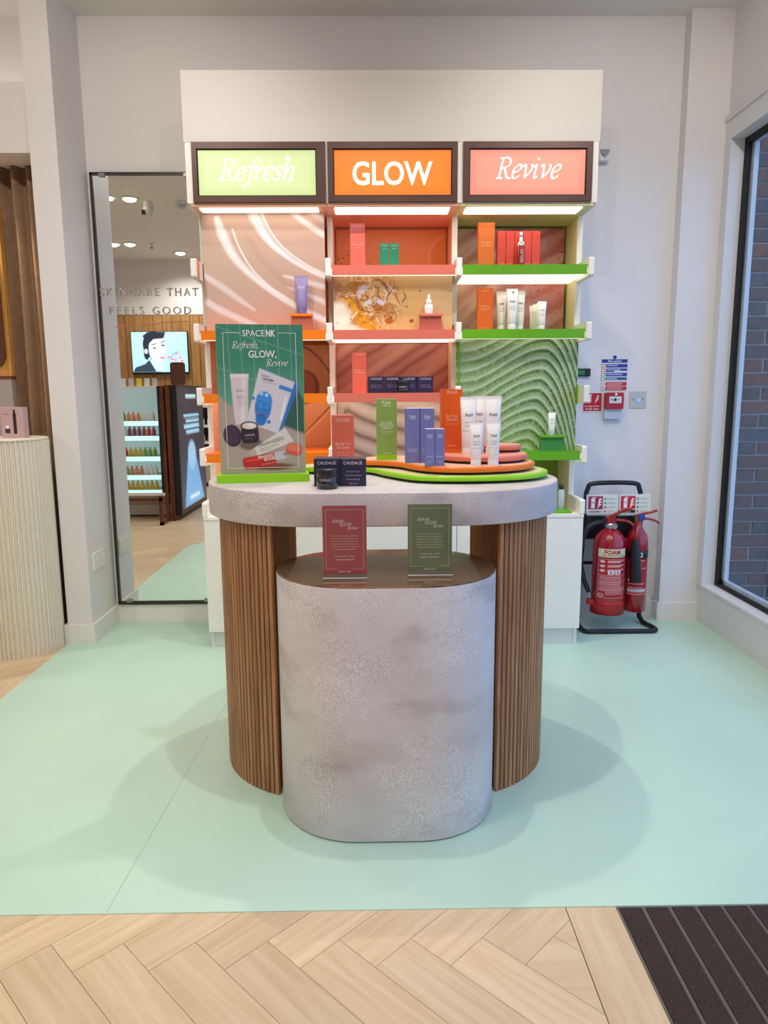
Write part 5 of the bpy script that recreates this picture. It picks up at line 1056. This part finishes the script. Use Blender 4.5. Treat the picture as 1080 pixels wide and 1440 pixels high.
# =================================================================== WHAT THE MIRROR SHOWS (behind the camera)
# television on the oak cladding
a, b = mir(184, 467, 9.85), mir(265, 523, 9.85); ty = YB2+.10
tx0, tx1, tz0, tz1 = min(a.x, b.x), max(a.x, b.x), min(a.z, b.z), max(a.z, b.z)
tv = thing('wall_screen', 'lit wall screen showing a face on pale blue, on the oak cladding', 'screen', ((tx0+tx1)/2, ty, tz0))
part('casing', MB().box(tx0-.008, tx1+.008, YB2+.0475, ty, tz0-.03, tz1+.008), mat('tv_black', '14151a', .4), tv)
sw, sh = tx1-tx0, tz1-tz0
def g_tv(I):
    u, v = I.U/sw, I.V/sh; w, h = sw, sh; I.bg('a9d8ec'); I.put(np.clip((u-.6)*2, 0, 1)*.4, '8fcfe6')
    P_ = lambda pts: [(a_*w, b_*h) for a_, b_ in pts]
    I.poly(P_([(.0, .0), (.05, .12), (.22, .2), (.34, .35), (.46, .2), (.52, .0)]), '2f3d52', .01); I.poly(P_([(.3, .32), (.42, .02), (.58, .0), (.56, .3)]), 'bcd8e4', .01)
    I.ell(.40*w, .68*h, .20*w, .34*h, '222a38', .06); I.ell(.26*w, .45*h, .05*w, .14*h, '222a38', .1); I.ell(.46*w, .60*h, .155*w, .33*h, 'd4dce4', .05, -8); I.poly(P_([(.20, .9), (.30, 1), (.62, 1), (.58, .84), (.40, .82), (.30, .7)]), '222a38', .01)
    I.ell(.255*w, .52*h, .03*w, .06*h, 'd4dce4', .1)
    I.line(P_([(.36, .68), (.44, .71)]), .008, '2a3442'); I.line(P_([(.53, .73), (.60, .78)]), .008, '2a3442'); I.ell(.41*w, .60*h, .03*w, .022*h, '2a3442', .2); I.ell(.565*w, .665*h, .03*w, .022*h, '2a3442', .2); I.ell(.545*w, .36*h, .05*w, .03*h, 'd87a92', .2); I.line(P_([(.50, .6), (.52, .48), (.55, .47)]), .006, '9fb0be')
    for a_, b_ in ((.66, .38), (.72, .32), (.8, .46), (.86, .36), (.78, .3), (.9, .28)): I.ell(a_*w, b_*h, .028*w, .03*h, 'e27a94', .4)
    I.line(P_([(.66, .3), (.75, .46), (.86, .52)]), .005, '5a6a72')
sheet('lit_picture', tv, printmat('screen_print', .3, emit=1.1), g_tv, sw, sh, 90, 66, lambda u, v: (tx1-u, ty+.001, tz0+v) if False else (tx0+u, ty+.001, tz0+v))
# gondola with lit shelves
gy0 = 2*MY-6.9; g_ = lambda px, py, V: mir(px, py, V)
Lx, Rx = g_(150, 600, 6.9).x, g_(223, 600, 6.9).x; gz1 = g_(200, 543, 6.9).z; gzb = g_(200, 693, 6.9).z
gd = thing('lit_gondola', 'backlit product gondola standing on oak legs, with filled shelves, seen in the mirror', 'display shelving', ((Lx+Rx)/2, gy0-.25, 0))
M_dkwood = wood('gondola_wood', '5a3322', '74452e', 'z', 8, .45)
part('back_panel', MB().box(Lx, Rx+.02, gy0-.30, gy0-.27, gzb, gz1), mat('gondola_back', 'b9d4d8', .5, emit=.45), gd)
part('side_cheek', MB().box(Rx, Rx+.05, gy0-.30, gy0, gzb-.02, gz1), M_black, gd)
part('top_tray', MB().box(Lx, Rx+.05, gy0-.30, gy0, gz1-.02, gz1), M_white, gd)
part('base_tray', MB().box(Lx, Rx+.04, gy0-.30, gy0+.01, gzb-.03, gzb), M_white, gd)
part('lower_case', MB().box(Lx, Rx-.02, gy0-.5, gy0-.30, .08, gzb), mat('lower_case', 'b7aa9c', .5), gd)
part('plinth', MB().box(Lx, Rx, gy0-.52, gy0-.28, .02, .12), mat('gondola_plinth', 'c6c4c6', .5), gd)
for yy in (gy0-.02, gy0+.2): part('leg_post', MB().box(Rx+.03, Rx+.06, yy, yy+.03, 0, gzb if yy > gy0 else gz1), M_dkwood, gd)
part('foot_rail', MB().box(Rx+.03, Rx+.06, gy0-.02, gy0+.23, 0, .03), M_dkwood, gd); part('front_rail', MB().box(Lx, Rx+.06, gy0+.2, gy0+.23, gzb-.05, gzb-.02), M_dkwood, gd)
M_edge = mat('lit_edge', 'c4eef0', .4, emit=1.0)
cols = ['c2443e', 'd0b22e', '7fa838', 'd98a5a', 'e2e0d6', '8f4f6a']
btl = [MB().lathe([(.017, 0), (.019, .003), (.019, .055), (.010, .066), (.010, .085), (0, .087)], (0, 0, 0), 10).mesh('bottle_body', mat('btl_'+c, c, .35)) for c in cols]
bxm = [MB().box(-.02, .02, -.015, .015, 0, .075).mesh('box', mat('btlx_'+c, c, .45)) for c in ('d8d24a', 'd7dde0', 'c9c0c6')]
for k, py in enumerate((578, 592, 613, 642, 668, 689)):
    zz = g_(200, py, 6.9).z
    if k: part('shelf', MB().box(Lx, Rx, gy0-.29, gy0, zz-.012, zz), mat('gondola_shelf', 'd8e6e6', .4), gd); part('lit_edge', MB().box(Lx, Rx, gy0, gy0+.004, zz-.045, zz-.002), M_edge, gd)
    zz = zz if k else gz1
    if k == 0: continue
    for j in range(9):
        xx = Lx+.06+j*(Rx-Lx-.1)/8.5; o = inst('bottle', btl[(k*2+(j//3)) % 6] if k != 5 else btl[1], None, (xx, gy0-.05, zz-.0005)); tag(o, 'small bottle in the row on the gondola\'s '+('', 'top', 'second', 'third', 'fourth', 'lowest')[k]+' lit shelf', 'bottle', 'bottles on the lit gondola')
for j in range(6):
    o = inst('carton', bxm[j % 3], None, (Lx+.08+j*.075, gy0-.08, gz1-.0005)); tag(o, 'small pale box standing on top of the lit gondola', 'box', 'boxes on top of the gondola')
# upright digital screen on the gondola's end
sx = Rx+.175
sp = thing('totem_screen', 'black upright screen with pale blue lettering and figure on the end of the gondola', 'screen', (sx, gy0-.6, 0))
tzb, tzt = .10, gz1+.01
part('casing', MB().box(sx-.06, sx, gy0-1.08, gy0-.03, .05, tzt), M_black, sp)
part('timber_back', MB().box(sx-.10, sx-.06, gy0-1.08, gy0-.0, 0, tzt), M_dkwood, sp)
def g_tot(I):
    w, h = 1.0, tzt-tzb; I.bg('1a1f33'); I.put(np.clip((.55-I.V/h)*2, 0, 1)*.6, '30486e'); I.poly([(.1*w, 0), (.9*w, 0), (.75*w, .36*h), (.55*w, .52*h), (.35*w, .36*h)], '6fa6d6', .04); I.ell(.55*w, .42*h, .16*w, .12*h, '8fc0e4', .3)
    for k in range(4): I.rect(.2*w, (.82-.08*(k % 2))*w, (.74-.045*k)*h, (.765-.045*k)*h, '9fd2ee', .01)
    I.rect(.3*w, .7*w, .90*h, .93*h, 'bfe4f4', .01); I.rect(.3*w, .7*w, .05*h, .08*h, 'd0ecf8', .01)
sheet('lit_picture', sp, printmat('totem_print', .3, emit=.8), g_tot, 1.0, tzt-tzb-.02, 40, 60, lambda u, v: (sx+.001, gy0-1.06+u, tzb+v))
tsx = g_(247, 525, 6.9)
sg = thing('brown_sign', 'blank brown board with rounded corners on a post above the upright screen', 'sign', (tsx.x, gy0-.1, gz1))
part('board', MB().prism(rrect(g_(237, 520, 6.9).x, g_(258, 520, 6.9).x, g_(247, 541, 6.9).z, g_(247, 509, 6.9).z, .025, 5), gy0-.07, gy0-.05, axis='y'), mat('sign_brown', '5c3423', .5), sg)
part('post', MB().box(tsx.x-.006, tsx.x+.006, gy0-.066, gy0-.054, gz1+.0095, g_(247, 540, 6.9).z), M_brownf, sg)
# wall shelving further along
wy = YB2+.0328; ax0, ax1 = g_(255, 600, 9.6).x-.5, g_(292, 600, 9.6).x+.25
ws = thing('wall_shelving', 'low wall shelving with rows of white products against the oak cladding', 'display shelving', ((ax0+ax1)/2, wy+.2, 0))
part('back_panel', MB().box(ax0, ax1, wy+.015, wy+.03, 0, g_(270, 546, 9.6).z), mat('shelving_back', '2a2624', .6), ws); part('plinth', MB().box(ax0, ax1, wy+.02, wy+.36, .06, .32), mat('shelving_plinth', 'b9ab9c', .5), ws); part('kick', MB().box(ax0, ax1, wy+.02, wy+.30, 0, .06), M_black, ws)
wb = [MB().lathe([(.02, 0), (.022, .004), (.022, .07), (.012, .082), (.012, .10), (0, .102)], (0, 0, 0), 10).mesh('bottle_body', mat('wbt_'+c, c, .35)) for c in ('e9e6e0', 'e2a8b4', 'd8b890', '4a4648')]
for k, py in enumerate((570, 598, 621, 643)):
    zz = g_(270, py, 9.6).z; s_ = part('shelf', MB().box(ax0, ax1, wy+.02, wy+.34, zz-.03, zz), M_white, ws)
    for j in range(13):
        xx = ax0+.06+j*(ax1-ax0-.1)/12.5; o = inst('bottle', wb[(k+j//3) % 4 if k != 3 else 0], None, (xx, wy+.28, zz-.0005)); tag(o, 'small product bottle on the '+('top', 'second', 'third', 'lowest')[k]+' board of the low wall shelving', 'bottle', 'bottles on the wall shelving')
# =================================================================== CEILING FITTINGS AND LIGHT
M_lamp = mat('lamp_glow', 'fff3df', .5, emit=9.); M_ring = mat('fitting_white', 'e4e2de', .4)
def downlight(x, y, label, w=SPOT_W, size=150, blend=.9, aim=None, tint=(1, .945, .88), rad=.02, grp=None, k=1., ZC=ZC):
    t = thing('downlight', label, 'ceiling light', (x, y, ZC-.002), grp)
    part('trim_ring', MB().lathe([(.045*k, -.006*k), (.062*k, -.007*k), (.064*k, 0), (.045*k, 0)], (x, y, ZC-.001), 28), M_ring, t)
    part('lens', MB().lathe([(.046*k, -.002), (.040*k, -.014*k), (.02*k, -.022*k), (0, -.024*k)], (x, y, ZC-.001), 24), M_lamp, t)
    if w:
        L = bpy.data.lights.new('spot', 'SPOT'); L.energy = w; L.spot_size = math.radians(size); L.spot_blend = blend; L.shadow_soft_size = rad; L.color = tint
        o = bpy.data.objects.new('spot', L); col.objects.link(o); o.location = (x, y, ZC-.045)
        d = Vector(aim)-Vector((x, y, ZC)) if aim else Vector((0, 0, -1)); o.rotation_euler = d.to_track_quat('-Z', 'Y').to_euler()
G = 'round ceiling downlights'
for x, y, w, lab in ((.07, 2.82, 1.35, 'over the space between counter and display unit'), (-.05, 1.99, 1.3, 'over the front of the stone counter'), (.75, 2.45, .4, 'over the floor between counter and window'), (-.85, 2.5, .45, 'over the floor between counter and mirror'),
        (0., .3, .9, 'added as fill over the oak floor in front of the counter'), (-1.1, 1.0, .7, 'added as fill over the oak floor near the mint corner'), (1.1, .6, .6, 'added as fill over the entrance mat')):  # lamps in this row are unseen, added for ambient fill
    downlight(x, y, 'white round downlight '+lab, SPOT_W*w, size=60 if y == 2.82 else 150, blend=.35 if y == 2.82 else .9)
for x, y, w in ((-2.385, 2*MY-6.886, 1.), (-2.195, 2*MY-6.93, 0), (-3.039, 2*MY-8.91, 1.), (-2.85, 2*MY-8.91, 0), (-2.4, -2.0, 1.), (-3.0, 2.6, 1.), (-.8, -1.4, 1.), (.8, -1.2, .8)):  # those outside the mirror view are added for ambient fill
    downlight(x, y, 'recessed downlight in the ceiling of the main shop floor', SPOT_W*w*1.5, grp='shop floor downlights', k=1.35)
downlight(-1.90, 3.482, 'small soffit downlight washing the oak cabinet beside the curtain', SPOT_W*.35, size=110, blend=.6, tint=(1, .88, .68), k=.45, ZC=2.276)
for x, y, aim, w, lab in ((-1.0, 1.75, (-1.15, YW, 1.75), 1.2, 'aimed at the mirror and pilaster'), (.10, 1.55, (.10, 3.3, 2.05), .45, 'aimed at the lit signs'), (1.15, 1.75, (1.25, YW, 1.75), 1.2, 'aimed at the fire safety signs')):
    downlight(x, y, 'unseen added wall-wash spotlight '+lab, SPOT_W*w, size=84, blend=.75, aim=aim)  # spots added out of view to brighten the walls and header
p = g_(208, 283, 7.06)
t = thing('security_camera', 'white angled security camera on the ceiling, seen in the mirror', 'camera', (p.x, p.y, ZC))
part('mount', MB().lathe([(.045, 0), (.045, -.03), (.03, -.05)], (p.x, p.y, ZC), 20), M_ring, t); part('housing', MB().lathe([(.0, -.03), (.045, -.04), (.05, -.08), (.03, -.12), (0, -.13)], (p.x, p.y, ZC), 20), M_ring, t); part('lens', MB().box(p.x-.05, p.x-.02, p.y+.02, p.y+.05, ZC-.12, ZC-.08), M_black, t)
p = g_(255, 283, 7.06)
t = thing('smoke_detector', 'white dome smoke detector on the ceiling, seen in the mirror', 'smoke detector', (p.x, p.y, ZC))
part('base', MB().lathe([(.055, 0), (.055, -.02), (.045, -.025)], (p.x, p.y, ZC), 20), M_ring, t); part('dome', MB().lathe([(.04, -.024), (.038, -.045), (.02, -.06), (0, -.062)], (p.x, p.y, ZC), 20), mat('detector_grey', 'bdbdbd', .4), t)
p = g_(213, 342, 8.9)
t = thing('sprinkler_head', 'small sprinkler head on the ceiling, seen in the mirror', 'sprinkler', (p.x, p.y, ZC))
part('rose', MB().lathe([(.035, 0), (.033, -.008), (.012, -.010), (.010, -.04)], (p.x, p.y, ZC), 16), M_ring, t); part('deflector', MB().lathe([(.006, -.04), (.022, -.055), (.022, -.058)], (p.x, p.y, ZC), 14), M_clip, t)
